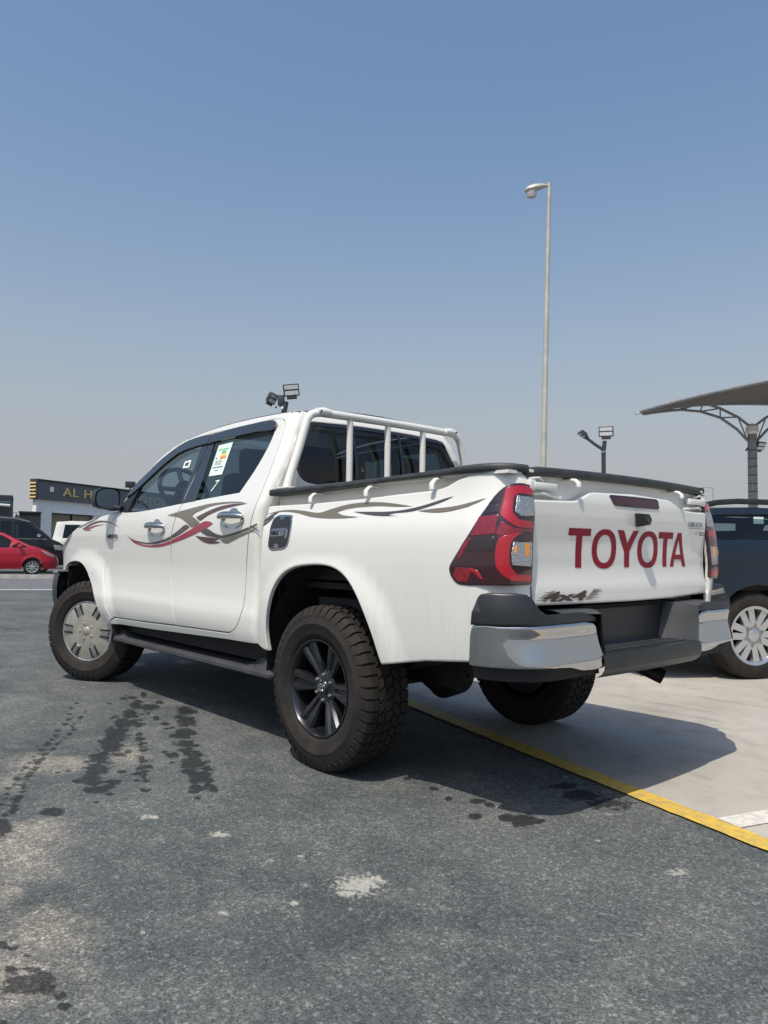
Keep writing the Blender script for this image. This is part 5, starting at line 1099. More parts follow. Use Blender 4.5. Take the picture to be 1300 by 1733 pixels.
# bed interior, header and floor
bi = MB()
for s in (1, -1):
    bi.box((-.28, s*.720, 1.17), (1.60, .03, .34)); bi.box((-.28, s*.752, 1.345), (1.62, .10, .012))
bi.box((.500, 0, 1.17), (.03, 1.44, .36))
MB().box((-.28, 0, .86), (1.60, 1.46, .03)).box((-.28, .735, .95), (1.60, .025, .12)).box((-.28, -.735, .95), (1.60, .025, .12)).build('bed_floor', M['under'], TRUCK, 0)
MB().box((.548,0,.86),(.012,1.68,.66)).build('gap_shade_filler', M['under'], TRUCK, 0)  # black filler added so the gap between cab and bed looks shaded
bi.build('bed_tub', M['white_plain'], TRUCK, 0)
bh = MB().box((.47, 0, 1.345), (.10, 1.44, .035), .008); bh.build('bed_header', M['rail_cap'], TRUCK, 40)
# ---- roof, windscreen, bonnet, front end
rows = []
for x, z in ROOF[5:]+[(.640,1.815)]:
    ye = CAB_Y(z)-.002; rows.append([(x-(.03*(1-abs(t)**4) if x < .75 else 0), ye*t, z+.003+.042*(1-t*t)+.008*(1-t**8)) for t in [k/10-1 for k in range(21)]])
MB().grid(rows).build('roof', M['white_plain'], TRUCK, 60)
rows = []
for x, z in ROOF[:6]:
    ye = CAB_Y(z)-.01; rows.append([(x+.16*(1-t*t)*(.6+.4*(1.8-z)/.5), ye*t, z+.03*(1-t*t)) for t in [k/10-1 for k in range(21)]])
MB().grid(rows).build('windscreen', M['glass_front'], TRUCK, 60)
rows = []
for x, z in [(3.87,1.018),(3.70,1.060),(3.555,1.102),(3.398,1.158),(3.227,1.208),(3.044,1.242),(2.820,1.272),(2.604,1.289),(2.520,1.296)]:
    yl, _, _ = cab_side(x, z)[1], 0, 0
    yl = cab_side(x, z)[1]-.004
    rows.append([(x+(.14*(1-t*t)), yl*t, z+.045*(1-t*t)) for t in [k/10-1 for k in range(21)]])
MB().grid(rows).build('bonnet', M['white_plain'], TRUCK, 60)
plan = [(3.655,.895),(3.80,.885),(3.92,.83),(4.01,.70),(4.06,.42),(4.07,0),(4.06,-.42),(4.01,-.70),(3.92,-.83),(3.80,-.885),(3.655,-.895)]
def front_grid(zs, ins):
    return [[(x-i, y*(1-i*.3), z) for x, y in plan] for z, i in zip(zs, ins)]
fb = MB().grid(front_grid((.50,.53,.62,.70,.78,.815), (.10,.02,-.01,-.015,0,.03))).build('front_bumper', M['black_plastic'], TRUCK, 40)
for s in (1, -1):
    MB().tube([(3.64,s*.893,.822),(3.80,s*.882,.822),(3.93,s*.825,.822)], .010, 8).build('bumper_trim', M['chrome'], fb, 50)
MB().grid([[(x-i, y, z) for x, y in [(3.90,.60),(3.99,.42),(4.02,0),(3.99,-.42),(3.90,-.60)]] for z, i in zip((.82,.90,1.0,1.03), (.03,.02,.05,.10))]).build('grille', M['black_plastic'], TRUCK, 40)
HEAD = fillet([(3.40,1.150),(3.55,1.092),(3.75,1.03),(3.95,.97),(3.975,.90),(3.80,.925),(3.63,1.02),(3.46,1.095)], 60, 2)
for mr in (False, True): panel('headlamp', cab_side, HEAD, M['lamp_white'], TRUCK, step=.05, soft=.004, depth=.01, off=.004, mirror=mr)
# ---- cab rear wall and its window
zs = (.90,1.1,1.25,1.35,1.45,1.55,1.65,1.75,1.80,1.83)
left = [(CAB_Y(z)-CR+.004, z) for z in zs]; wall = left+[(-y, z) for y, z in reversed(left)]
WR = [(.560,1.408),(.615,1.428),(.648,1.468),(.656,1.535),(.632,1.650),(.598,1.728),(.560,1.756),(.40,1.774),(0,1.783)]
WIN = fillet(WR+[(-y, z) for y, z in reversed(WR[:-1])]+[(0,1.400)], 60, 3)
rw = panel('cab_rear_wall', rear_wall, wall, M['white_plain'], TRUCK, holes=[WIN], step=.06, soft=.006, depth=.03)
panel('rear_window', rear_wall, WIN, M['glass_rear'], TRUCK, step=.12, soft=0, depth=0, off=-.008)
rwin = [o for o in TRUCK.children if o.name == 'rear_window'][0]
panel('window_rubber', rear_wall, WIN, M['film'], rwin, holes=[inset(WIN, .022)], step=.05, soft=0, depth=.004, off=-.003)
for y in (.215, -.165):
    panel('sliding_frame', rear_wall, [(y,1.415),(y+.022,1.415),(y+.022,1.772),(y,1.772)], M['film'], rwin, step=.05, soft=0, depth=.006, off=-.002)
# ---- tailgate
TG = [(.703,1.240),(.696,1.246),(.445,1.247),(.410,1.256),(.370,1.274),(.335,1.287),(.290,1.292),(-.290,1.292),(-.335,1.287),(-.370,1.274),(-.410,1.256),(-.445,1.247),(-.696,1.246),(-.703,1.240),(-.700,.845),(-.692,.836),(0,.831),(.692,.836),(.700,.845)]
def tail_face(y, z):
    p = tail(y, z); return (p[0]+.004, p[1], p[2])
tg = panel('tailgate', tail_face, fillet(TG, 40, 2), M['white'], TRUCK, step=.035, soft=.010, depth=.06)
MB().box((-1.072, 0, 1.27), (.03, 1.39, .19)).box((-1.085, 0, 1.352), (.055, 1.40, .012), .003).build('tailgate_inner_panel', M['white_plain'], tg, 0)
rows = []
for k in range(25):
    y = .715-k*1.43/24; zz = 1.380-.010*(y/.715)**2-(.012 if k in (0, 24) else 0); lo = zz-.034; xx = -1.118-.014*(1-(y/.72)**2)+(.02 if k in (0, 24) else 0)
    ring = [(xx+.006, y, lo), (xx, y, lo+.006), (xx+.001, y, zz-.008), (xx+.008, y, zz), (xx+.07, y, zz), (xx+.075, y, lo), (xx+.03, y, lo)]
    rows.append(ring+[ring[0]])
mb = MB().grid(rows); mb.add(rows[0][:-1], [tuple(range(7))]); mb.add(rows[-1][:-1], [tuple(range(7))])
mb.build('tailgate_cap', M['rail_cap'], tg, 50)
for y in (.44, -.40):
    MB().tube([(-1.08,y,1.334),(-1.11,y,1.334),(-1.140,y,1.330),(-1.155,y,1.318),(-1.156,y,1.302)], [.012,.012,.013,.014,.0135], 12, flat=.6).build('rope_hook', M['white_plain'], tg, 50)
for s in (1, -1):
    MB().box((-1.116,s*.612,1.296),(.022,.150,.030),.007).box((-1.108,s*.690,1.298),(.030,.036,.042),.006).build('latch_handle', M['white_plain'], tg, 40)
    MB().tube([(-1.105,s*.70,1.322),(-1.12,s*.65,1.328),(-1.105,s*.61,1.318)], .005, 8).tube([(-1.105,s*.70,1.262),(-1.12,s*.63,1.268),(-1.11,s*.50,1.258)], .006, 8).build('latch_rod', M['white_plain'], tg, 50)
BL = [(.193,1.277),(.188,1.280),(0,1.281),(-.184,1.280),(-.193,1.274),(-.193,1.252),(-.186,1.246),(0,1.245),(.158,1.246),(.170,1.250)]
panel('high_brake_lamp', tail_face, BL, M['brake_red'], tg, step=.03, soft=.004, depth=.010, off=.004)
panel('lamp_surround', tail_face, inset(BL, -.006), M['film'], tg, holes=[BL], step=.03, soft=.001, depth=.006, off=.003)
cx = tail(-.03, 1.19)[0]
cm = MB(); cm.grid([[(cx+.002, y, z) for y, z in q] for q in ([(.012,1.214),(-.035,1.216),(-.066,1.188),(-.046,1.160),(.004,1.154),(.012,1.214)],)]*1+[[(cx-.045, y, z) for y, z in [(.008,1.210),(-.028,1.211),(-.050,1.188),(-.036,1.164),(.002,1.160),(.008,1.210)]]])
cm.add([(cx-.045, y, z) for y, z in [(.008,1.210),(-.028,1.211),(-.050,1.188),(-.036,1.164),(.002,1.160)]], [(0,1,2,3,4)])
cam_pod = cm.build('rear_camera', M['black_plastic'], tg, 20)
MB().lathe([(.001,-.003),(.010,-.003),(.012,0)], 16, 'x', (cx-.046,-.018,1.180)).build('camera_lens', M['film'], cam_pod, 40)
# big red lettering, each letter a flat vinyl laid on the panel
def letter(poly, holes=()):
    panel('tailgate_letter', tail_face, poly, M['red_vinyl'], tg, holes=holes, step=.03, soft=0, depth=.0006, off=.002)
def oval(cy, a, b, cz=1.0565, p=2.25, n=40):
    out = []
    for k in range(n):
        t = 2*PI*k/n; c, s = math.cos(t), math.sin(t)
        out.append((cy+a*math.copysign(abs(c)**(2/p), c), cz+b*math.copysign(abs(s)**(2/p), s)))
    return out
ZT, ZB = 1.1385, .9785
def tee(c, w=.0735, st=.0195): return [(c+w,ZT),(c-w,ZT),(c-w,ZT-.030),(c-st,ZT-.030),(c-st,ZB),(c+st,ZB),(c+st,ZT-.030),(c+w,ZT-.030)]
letter(tee(.405)); letter(oval(.226,.0885,.083), [oval(.226,.0535,.059)])
letter([(.138,ZT),(.090,ZT),(.052,1.082),(.013,ZT),(-.030,ZT),(.033,1.046),(.033,ZB),(.072,ZB),(.072,1.046)])
letter(oval(-.122,.0885,.083), [oval(-.122,.0535,.059)])
letter(tee(-.278, .0675, .018))
letter([(-.392,ZT),(-.428,ZT),(-.489,ZB),(-.456,ZB),(-.444,1.012),(-.374,1.012),(-.363,ZB),(-.330,ZB)], [[(-.381,1.035),(-.437,1.035),(-.410,1.112)]])
bx = tail(-.6,1.18)[0]-.004
text_mb('HILUX', (bx,-.488,1.170), (0,-1,0), (0,0,1), (-1,0,0), .034, .003, .0, 1.45).build('name_badge', M['chrome_dark'], tg, 0)
MB().box((bx+.001,-.590,1.163),(.003,.185,.003)).build('badge_underline', M['chrome_dark'], tg, 0)
text_mb('SR5', (bx,-.590,1.128), (0,-1,0), (0,0,1), (-1,0,0), .028, .003, .15, 1.3).build('trim_badge', M['chrome_dark'], tg, 0)
fxs = tail(.5,.868)[0]-.004
fx = text_mb('4x4', (tail(.6,.868)[0]-.003, .640, .850), (0,-1,0), (0,0,1), (-1,0,0), .050, .001, .75, 3.45, 1.0, .0020); fx.v = [(tail_face(y, z)[0]-.0012-.001*(x < tail(.6,.868)[0]-.0035), y, z) for x, y, z in fx.v]; fx = fx.build('off_road_decal', M['fx_brown'], tg, 0)
for k in range(10):
    zz = .850+k*.0042; a = .655-k*.006+random.uniform(-.02,.03); b = .62-k*.006
    panel('decal_speed_line', tail_face, [(a,zz),(a,zz+.0016),(b,zz+.0028),(b,zz)], M['fx_brown'], fx, step=.1, soft=0, depth=0, off=.0015)
    a = .372-k*.006; b = .330-k*.006-random.uniform(.0,.04)
    panel('decal_speed_line', tail_face, [(a,zz),(a,zz+.0028),(b,zz+.0016),(b,zz)], M['fx_brown'], fx, step=.1, soft=0, depth=0, off=.0015)
# name badge on the front door
yd = CAB_Y(1.118)
text_mb('HILUX', (2.640, yd+.006, 1.102), (-1,0,0), (0,0,1), (0,1,0), .042, .004, .25, 1.62).build('name_badge', M['badge'], fdoor[0], 0)
# ---- stickers on the side glass
def stick(nm, pl, m, par, off): return panel(nm, cab_side, pl, M[m], par, step=.1, soft=0, depth=0, off=off)
def quad(a0, a1, b0, b1):       # part of the label: a across, b down
    tl, tr, br, bl = Vector((1.382,1.700)), Vector((1.208,1.706)), Vector((1.165,1.491)), Vector((1.332,1.490))
    f = lambda a, b: tuple((tl.lerp(tr, a)).lerp(bl.lerp(br, a), b))
    return [f(a0,b0), f(a1,b0), f(a1,b1), f(a0,b1)]
lab = stick('energy_label', quad(0,1,0,1), 'paper', rdoor[0], -.011)
stick('label_band', quad(.12,.85,.17,.21), 'green', lab, -.0103)
for k, c in enumerate(('green','green','yellow','yellow','orange','orange')): stick('label_bar', quad(.42,.72+.03*k,.24+.045*k,.278+.045*k), c, lab, -.0103)
stick('label_mark', quad(.10,.22,.44,.48), 'ink', lab, -.0103)
for k in range(4): stick('label_print', quad(.15,.65,.54+.04*k,.552+.04*k), 'ink', lab, -.0103)
stick('label_band', quad(.10,.85,.735,.765), 'ink', lab, -.0103); stick('label_print', quad(.3,.6,.84,.86), 'ink', lab, -.0103)
stick('chalk_mark', [(1.215,1.452),(1.165,1.458),(1.163,1.450),(1.200,1.446)], 'paper_white', rdoor[0], -.011)
stick('chalk_mark', [(1.172,1.456),(1.163,1.457),(1.208,1.388),(1.220,1.390)], 'paper_white', rdoor[0], -.011)
st = stick('window_sticker', [(1.778,1.622),(1.691,1.628),(1.675,1.576),(1.766,1.574)], 'paper_white', fdoor[0], -.011)
stick('sticker_print', [(1.757,1.612),(1.706,1.615),(1.699,1.588),(1.750,1.586)], 'ink', st, -.0104)
# ---- door mirrors
for s in (1, -1):
    pts = [(1.038,1.372),(1.036,1.420),(1.015,1.447),(.972,1.462),(.885,1.460),(.862,1.440),(.856,1.40),(.866,1.318),(.885,1.302),(.95,1.308),(1.02,1.325),(1.034,1.345)]
    pts = fillet(pts, 80, 2); c = (.945, 1.385); rows = []
    for dx, sc in ((0,.93),(-.012,1.0),(.02,1.03),(.07,.99),(.12,.80),(.145,.45),(.15,.05)):
        r = [(2.490+dx, s*(c[0]+(y-c[0])*sc), c[1]+(z-c[1])*sc) for y, z in pts]; rows.append(r+[r[0]])
    MB().grid(rows).build('door_mirror', M['black_plastic'], TRUCK, 60)
    mir = [o for o in TRUCK.children if o.name.startswith('door_mirror')][-1]
    gl = [(2.484, s*(c[0]+(y-c[0])*.88), c[1]+(z-c[1])*.88) for y, z in pts]
    MB().add(gl, [tuple(range(len(gl)))]).build('mirror_glass', M['mirror'], mir, 0)
    MB().tube([(2.53,s*.90,1.33),(2.44,s*.855,1.315)], .03, 10, flat=.7).build('mirror_arm', M['black_plastic'], mir, 50)
# ---- roll bar on the bed header
RB = []
XB = .49
rb_path = [(XB,.752,1.350),(XB,.715,1.46),(XB,.666,1.60),(XB,.630,1.715),(XB,.617,1.757),(XB,.594,1.785),(XB,.560,1.800),(XB,.52,1.805),(XB,.30,1.808),(XB,0,1.810)]
rb_path = fillet3 = rb_path+[(x,-y,z) for x, y, z in reversed(rb_path[:-1])]
rbar = MB().tube(rb_path, .0235, 14).build('roll_bar', M['white_plain'], TRUCK, 60)
for y in (.315, .015, -.280):
    MB().tube([(XB,y,1.36),(XB,y,1.785)], .019, 12).build('upright_bar', M['white_plain'], rbar, 60)
for s in (1, -1):
    MB().tube([(XB-.010,s*.560,1.806),(XB-.010,s*.515,1.810),(XB-.010,s*.47,1.810)], [.024,.030,.024], 12, flat=.9).build('bar_clamp', M['white_plain'], rbar, 60)
    MB().lathe([(.001,.004),(.008,.004),(.008,0)], 10, 'x', (XB-.040,s*.548,1.808)).build('clamp_bolt', M['chrome_dark'], rbar, 30)
    MB().box((.47, s*.752, 1.366), (.09, .085, .012), .004).build('foot_plate', M['white_plain'], rbar, 0)
# ---- rear bumper
CH = fillet([(-.005,.618),(-.016,.70),(-.027,.755),(-.036,.766),(-.133,.768),(-.336,.771),(-.494,.771),(-.605,.767),(-.630,.752),(-.640,.72),(-.646,.687),(-.661,.646),(-.673,.616),(-.664,.592),(-.640,.588),(-.530,.588),(-.447,.608),(-.30,.616),(-.168,.618)], 50, 2)
BK = fillet([(-.028,.768),(-.036,.814),(-.055,.862),(-.072,.882),(-.154,.888),(-.245,.884),(-.265,.872),(-.283,.848),(-.303,.822),(-.325,.811),(-.40,.810),(-.50,.811),(-.600,.805),(-.640,.792),(-.648,.770),(-.500,.770),(-.3,.769)], 50, 2)
def bell(v, c, w): return math.exp(-((v-c)/w)**2)
CH_PROF = smooth_tab([(.57,-.010),(.59,-.002),(.605,.001),(.622,.0025),(.640,.001),(.665,-.0022),(.690,-.0048),(.715,-.0062),(.733,-.006),(.744,-.002),(.752,.003),(.760,.004),(.775,.003)])
def chrome_fn(u, z):
    w = sstep(-.15, -.24, u)*(1-.75*sstep(-.56,-.66,u))
    return .006+w*CH_PROF(z)
def black_fn(u, z): return .002+.010*(1-sstep(.828,.838,z))*sstep(-.33,-.26,u)
def bar(u, z): return bumper(u, z)
bp_ = MB()
prof = [(-1.205,.545),(-1.232,.562),(-1.244,.580),(-1.246,.620),(-1.238,.638),(-1.225,.643),(-1.105,.647),(-1.092,.66),(-1.084,.80),(-1.11,.822)]
rows = [[(x-.012*(1-(y/.4)**2) if x < -1.2 else x, y, z) for x, z in prof] for y in [k*.40/6 for k in range(-6,7)]]
rbump = MB().grid(rows).build('rear_bumper', M['black_plastic'], TRUCK, 30)
MB().box((-1.078, 0, .735), (.012, .62, .16), .004).build('plate_recess', M['under'], rbump, 0)
for k in range(3): MB().box((-1.130-.035*k, 0, .6465), (.014, .66, .008), .003).build('step_rib', M['rail_cap'], rbump, 0)
for mr in (False, True):
    panel('chrome_trim', offset_surf(bumper, chrome_fn), CH, M['chrome'], rbump, step=.018, soft=.008, depth=.03, mirror=mr)
    panel('corner_cover', offset_surf(bumper, black_fn), BK, M['black_plastic'], rbump, step=.03, soft=.010, depth=.11, mirror=mr)
    panel('lower_valance', bumper, [(0,.565),(0,.64),(-.66,.64),(-.66,.565)], M['under'], rbump, step=.05, soft=.004, depth=.12, off=-.02, mirror=mr)
    s = -1 if mr else 1
    ck = MB().grid([[(-1.232,s*.400,.800),(-1.236,s*.395,.72),(-1.240,s*.385,.66),(-1.244,s*.375,.60)],[(-1.18,s*.365,.812),(-1.17,s*.34,.72),(-1.165,s*.325,.66),(-1.16,s*.32,.648)],[(-1.088,s*.345,.815),(-1.088,s*.315,.72),(-1.088,s*.29,.66),(-1.09,s*.285,.648)]])
    ck.grid([[(-1.232,s*.400,.800),(-1.18,s*.365,.812),(-1.088,s*.345,.815)],[(-1.20,s*.60,.805),(-1.15,s*.60,.815),(-1.08,s*.60,.818)]])
    ck.build('step_cheek', M['bumper_grey'], rbump, 50)
# ---- running boards
for s in (1, -1):
    rows = []
    for k, x in enumerate((.46,.50,.56,.64,.72,.80,1.2,1.8,2.3,2.42,2.52,2.58,2.62)):
        up = .055*sstep(.80,.62,x)+.04*sstep(2.40,2.52,x); e = .02 if k in (0,12) else 0; o = .835-(.05 if k in (0,12) else 0)
        zt = .392+up-e; zb = .345+e
        if k == 0: zt -= .06
        r = [(x,s*.60,zb),(x,s*(o-.03),zb),(x,s*o,zb+.015),(x,s*o,.378),(x,s*(o-.02),.392-e),(x,s*(o-.05),zt),(x,s*.66,zt),(x,s*.60,zt)]
        rows.append(r+[r[0]])
    mb = MB().grid(rows); mb.add(rows[0][:-1], [tuple(range(8))]); mb.add(rows[-1][:-1], [tuple(range(8))])
    rbd = mb.build('running_board', M['bumper_grey'], TRUCK, 35)
    for x in (.9, 1.6, 2.3): MB().box((x, s*.66, .36), (.06, .16, .03)).build('board_bracket', M['under'], rbd, 0)
# ---- underside
ub = MB()
ub.box((1.55, 0, .60), (2.05, 1.50, .36)); ub.box((-.42, 0, .76), (1.25, 1.45, .08)); ub.box((3.2, 0, .75), (1.2, 1.0, .35))
for s in (1, -1): ub.box((1.75, s*.48, .50), (2.5, .07, .13), .01); ub.box((-.30, s*.48, .70), (1.6, .07, .12), .01)
ub.box((3.76, 0, .70), (.18, 1.50, .34)); ub.box((-1.02, 0, .67), (.10, 1.5, .12)); ub.box((-.70, .1, .69), (.55, .75, .12), .05)
ub.build('chassis', M['under'], TRUCK, 0)
ax = MB().tube([(0,-.70,.386),(0,-.18,.386),(0,-.10,.386),(0,.10,.386),(0,.18,.386),(0,.70,.386)], [.045,.045,.10,.10,.045,.045], 14)
ax.lathe([(.01,-.16),(.10,-.12),(.145,0),(.10,.10),(.01,.14)], 20, 'x', (0,0,.378))
for s in (1, -1):
    ax.tube([(-.55,s*.56,.56),(-.2,s*.56,.47),(0,s*.56,.445),(.3,s*.56,.47),(.62,s*.56,.56)], .028, 8, flat=.7)
    ax.tube([(-.12,s*.50,.40),(-.30,s*.46,.80)], .03, 10)
ax.build('rear_axle', M['under'], TRUCK, 40)
MB().tube([(.2,-.42,.50),(-.45,-.43,.52),(-.78,-.45,.505),(-.90,-.47,.472),(-1.00,-.50,.432)], [.03,.03,.031,.036,.038], 16, cap=False).tube([(-.90,-.47,.472),(-1.0,-.50,.432)], .033, 16, cap=False).build('exhaust_pipe', M['exhaust'], TRUCK, 50)
MB().lathe([(.08,-.10),(.20,-.09),(.34,-.08),(.37,-.02),(.37,.08),(.30,.12)], 28, 'z', (-.62,.05,.60)).build('spare_wheel', M['rubber'], TRUCK, 40)
for s in (1, -1):
    for xc, x0, x1 in ((0.0,-.50,.50), (3.085,-.52,.52)):
        rows = []
        for k in range(15):
            t = PI*(k/14); xx = xc-(.50 if xc == 0 else .53)*math.cos(t); zz = .40+.55*max(0, math.sin(t))**.75
            if xc == 0 and k < 4: zz = max(zz, .60)
            rows.append([(xx, s*.845, zz), (xx, s*.60, zz), (xx, s*.42, zz)])
        mb = MB().grid(rows); mb.add([(xc-.5,s*.42,.40),(xc+.5,s*.42,.40),(xc+.5,s*.42,.97),(xc-.5,s*.42,.97)], [(0,1,2,3)])
        mb.build('wheel_arch_liner', M['under'], TRUCK, 50)
# ---- cabin
cb = MB().box((1.5,0,.80), (1.95,1.50,.10)).box((.66,0,1.15), (.05,1.40,.60))
cb.build('cabin_floor', M['seat'], TRUCK, 0)
MB().box((2.48,0,1.14), (.28,1.48,.24), .06).build('dashboard', M['dash'], TRUCK, 40)
def seat(x, y, w, name, tilt=-.22):
    r = Matrix.Rotation(tilt, 3, 'Y')
    o = MB().box((x+.24, y, .98), (.50, w, .16), .06).box((x-.04, y, 1.25), (.13, w, .56), .055, r).build(name, M['seat'], TRUCK, 60)
    return o
for y in (.37, -.37):
    o = seat(1.48, y, .50, 'front_seat'); MB().box((1.395, y, 1.60), (.09, .27, .19), .04).tube([(1.40,y-.06,1.46),(1.40,y-.06,1.56)], .006, 6).tube([(1.40,y+.06,1.46),(1.40,y+.06,1.56)], .006, 6).build('headrest', M['seat'], o, 60)
o = seat(.80, 0, 1.30, 'rear_seat', -.2)
for y in (.36, -.36): MB().box((.735, y, 1.575), (.08, .26, .15), .035).build('headrest', M['seat'], o, 60)
sw = MB(); c = Vector((2.30,.45,1.47)); ax_ = Vector((-.86,0,.51)).normalized(); e1 = Vector((0,1,0)); e2 = ax_.cross(e1).normalized()
sw.tube([c+e1*.185*math.cos(2*PI*k/28)+e2*.185*math.sin(2*PI*k/28) for k in range(29)], .017, 8, cap=False)
for a in (0, PI, -PI/2): sw.tube([c, c+(e1*math.cos(a)+e2*math.sin(a))*.18], .018, 8)
sw.lathe([(.001,.03),(.06,.025),(.07,-.02)], 16, 'x', tuple(c)).tube([c, c-ax_*.35], .04, 10)
sw.build('steering_wheel', M['dash'], TRUCK, 50)
MB().box((.600,-.01,1.50), (.004,.22,.15)).build('paper_sheet', M['paper'], TRUCK, 0)
# ---- wheels
def tyre_parts(root):
    prof = [(.222,-.098),(.235,-.122),(.262,-.134),(.30,-.139),(.303,-.141),(.306,-.139),(.335,-.136),(.352,-.129),(.366,-.118),(.376,-.100),(.378,-.05),(.379,0),(.378,.05),(.376,.100),(.366,.118),(.352,.129),(.335,.136),(.306,.139),(.303,.141),(.30,.139),(.285,.138),(.282,.136),(.262,.134),(.235,.122),(.222,.098)]
    t = MB().lathe(prof, 72).build('tyre', M['rubber'], root, 40)
    tr = MB(); n = 46
    def blk(a0, a1, y0, y1, r0, r1, sk):
        vs = []
        for r in (r0, r1):
            for a, y in ((a0, y0), (a1, y0), (a1+sk, y1), (a0+sk, y1)):
                vs.append((r*math.cos(a), y, r*math.sin(a)))
        tr.add(vs, [(0,1,2,3),(4,5,6,7),(0,1,5,4),(1,2,6,5),(2,3,7,6),(3,0,4,7)])
    for k in range(n):
        a = 2*PI*k/n; w = 2*PI/n
        for s in (1, -1):
            o = 0 if s > 0 else w*.5
            vs = []          # shoulder lug running down the sidewall
            for r, y in ((.387,.070),(.387,.104),(.3795,.119),(.366,.1275),(.350,.134),(.340,.137)):
                tp = .80 if r > .36 else .62
                vs += [(r*math.cos(a+o+w*(.5-tp/2)), s*y, r*math.sin(a+o+w*(.5-tp/2))), (r*math.cos(a+o+w*(.5+tp/2)), s*y, r*math.sin(a+o+w*(.5+tp/2)))]
            b = len(vs)//2
            for r, y in ((.370,.070),(.370,.10),(.360,.112),(.350,.122),(.340,.127),(.332,.131)):
                tp = .80 if r > .345 else .62
                vs += [(r*math.cos(a+o+w*(.5-tp/2)), s*y, r*math.sin(a+o+w*(.5-tp/2))), (r*math.cos(a+o+w*(.5+tp/2)), s*y, r*math.sin(a+o+w*(.5+tp/2)))]
            fs = []
            for i in range(b-1):
                fs += [(2*i,2*i+1,2*i+3,2*i+2), (2*i,2*i+2,2*b+2*i+2,2*b+2*i), (2*i+1,2*i+3,2*b+2*i+3,2*b+2*i+1)]
            fs += [(0,1,2*b+1,2*b)]
            tr.add(vs, fs)
            blk(a+o+w*.05, a+o+w*.80, s*.026, s*.062, .372, .3875, w*.45)
        blk(a+w*.1, a+w*.78, -.019, .019, .372, .3875, w*.3)
    o = tr.build('tread_blocks', M['rubber'], root, 20); o['kind'] = 'stuff'
    return t
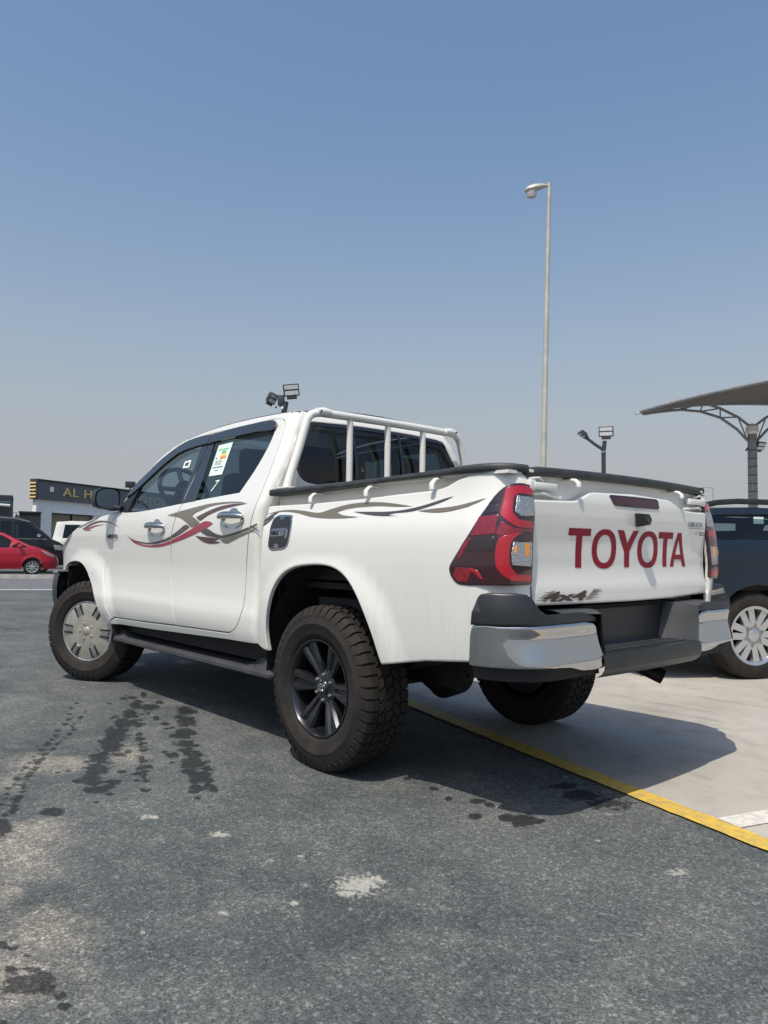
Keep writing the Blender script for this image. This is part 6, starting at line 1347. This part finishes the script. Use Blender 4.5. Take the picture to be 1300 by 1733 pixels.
def alloy_parts(root):
    MB().lathe([(.220,.112),(.2305,.121),(.2300,.125),(.222,.124),(.214,.112),(.206,.075),(.200,.02),(.196,-.10),(.05,-.105)], 64).build('rim', M['alloy'], root, 45)
    MB().lathe([(.001,-.02),(.145,-.02),(.150,-.06)], 40).build('brake_drum', M['under'], root, 40)
    hub = MB().lathe([(.001,.084),(.060,.084),(.080,.076),(.088,.04),(.088,-.03)], 40).build('hub', M['alloy'], root, 40)
    for k in range(6):
        a = PI/3*k+R(2); ca, sa = math.cos(a), math.sin(a); sp = MB()
        for s in (1, -1):
            rows = []
            for r, c, hw, y in ((.045,.011,.011,.080),(.075,.0145,.0135,.084),(.11,.0195,.0165,.092),(.15,.0245,.0190,.102),(.19,.0305,.0215,.110),(.213,.034,.023,.113)):
                sec = [(c-hw, y-.045), (c-hw*.95, y-.012), (c-hw*.45, y), (c+hw*.55, y), (c+hw, y-.014), (c+hw*1.1, y-.05)]
                rows.append([(r*ca-s*t*sa, yy, r*sa+s*t*ca) for t, yy in sec])
            sp.grid(rows)
        rows = [[(r*ca-t*sa, y-.013, r*sa+t*ca) for t in (-c, 0, c)] for r, c, y in ((.05,.012,.080),(.11,.018,.091),(.15,.022,.101),(.212,.03,.112))]
        sp.grid(rows)
        sp.build('spoke', M['alloy'], root, 25)
    cap = MB().lathe([(.001,.097),(.030,.096),(.036,.090),(.037,.08)], 32).build('centre_cap', M['alloy'], root, 40)
    em = MB()
    for rx, rz, oz in ((.026,.018,0),(.009,.0175,0),(.018,.007,.009)):
        em.tube([(rx*math.cos(2*PI*k/20), .0985, oz+rz*math.sin(2*PI*k/20)) for k in range(21)], .0017, 5, cap=False)
    em.build('emblem', M['silver'], cap, 50)
    for k in range(6):
        a = PI/3*k+R(32); x, z = .060*math.cos(a), .060*math.sin(a)
        MB().lathe([(.001,.094),(.006,.0935),(.0085,.089),(.009,.07)], 6, 'y', (x,0,z)).build('wheel_nut', M['silver'], root, 30)
def cover_parts(root):
    MB().lathe([(.220,.112),(.2305,.121),(.2300,.125),(.222,.124),(.214,.112),(.206,.075)], 64).build('rim', M['silver'], root, 45)
    cv = MB().lathe([(.001,.136),(.05,.136),(.10,.134),(.15,.131),(.19,.127),(.217,.120),(.222,.110)], 64).build('wheel_cover', M['cover'], root, 45)
    for k in range(6):
        a = PI/3*k+R(4); ca, sa = math.cos(a), math.sin(a)
        f = lambda u, v, w: (u*ca-v*sa, w, u*sa+v*ca)
        for s in (1, -1): MB().prism([(.128,s*.030),(.208,s*.034),(.208,s*.022),(.128,s*.019)], f, .118, .1375).build('cover_slot', M['film'], cv, 0)
        ri = MB()
        for q in range(4): ri.prism([(.135,-.013+q*.0075),(.203,-.013+q*.0075),(.203,-.009+q*.0075),(.135,-.009+q*.0075)], f, .118, .1372)
        ri.build('cover_ribs', M['silver'], cv, 0)
    em = MB().lathe([(.001,.142),(.028,.141),(.034,.136)], 24)
    for k in range(5):
        a = 2*PI*k/5; em.lathe([(.001,.142),(.008,.141),(.012,.135)], 10, 'y', (.06*math.cos(a),0,.06*math.sin(a)))
    em.build('cover_boss', M['cover'], cv, 40)
def wheel_root(loc, rz):
    w = bpy.data.objects.new('wheel', None); COL.objects.link(w); w.parent = TRUCK; w.location = loc; w.rotation_euler = (0, 0, rz); return w
WY = .757
rwheel = wheel_root((0, WY, .386), 0); tyre_parts(rwheel); alloy_parts(rwheel)
rw2 = copy_tree(rwheel, TRUCK); rw2.location = (0, -WY, .386); rw2.rotation_euler = (0, .4, PI)
STEER = R(30)
fwheel = wheel_root((3.085, WY+.005, .386), STEER)
for ch in list(rwheel.children):
    if ch.name.startswith(('tyre', 'tread')):
        c = ch.copy(); COL.objects.link(c); c.parent = fwheel
cover_parts(fwheel)
fw2 = copy_tree(fwheel, TRUCK); fw2.location = (3.085, -WY-.005, .386); fw2.rotation_euler = (0, 0, PI+STEER)
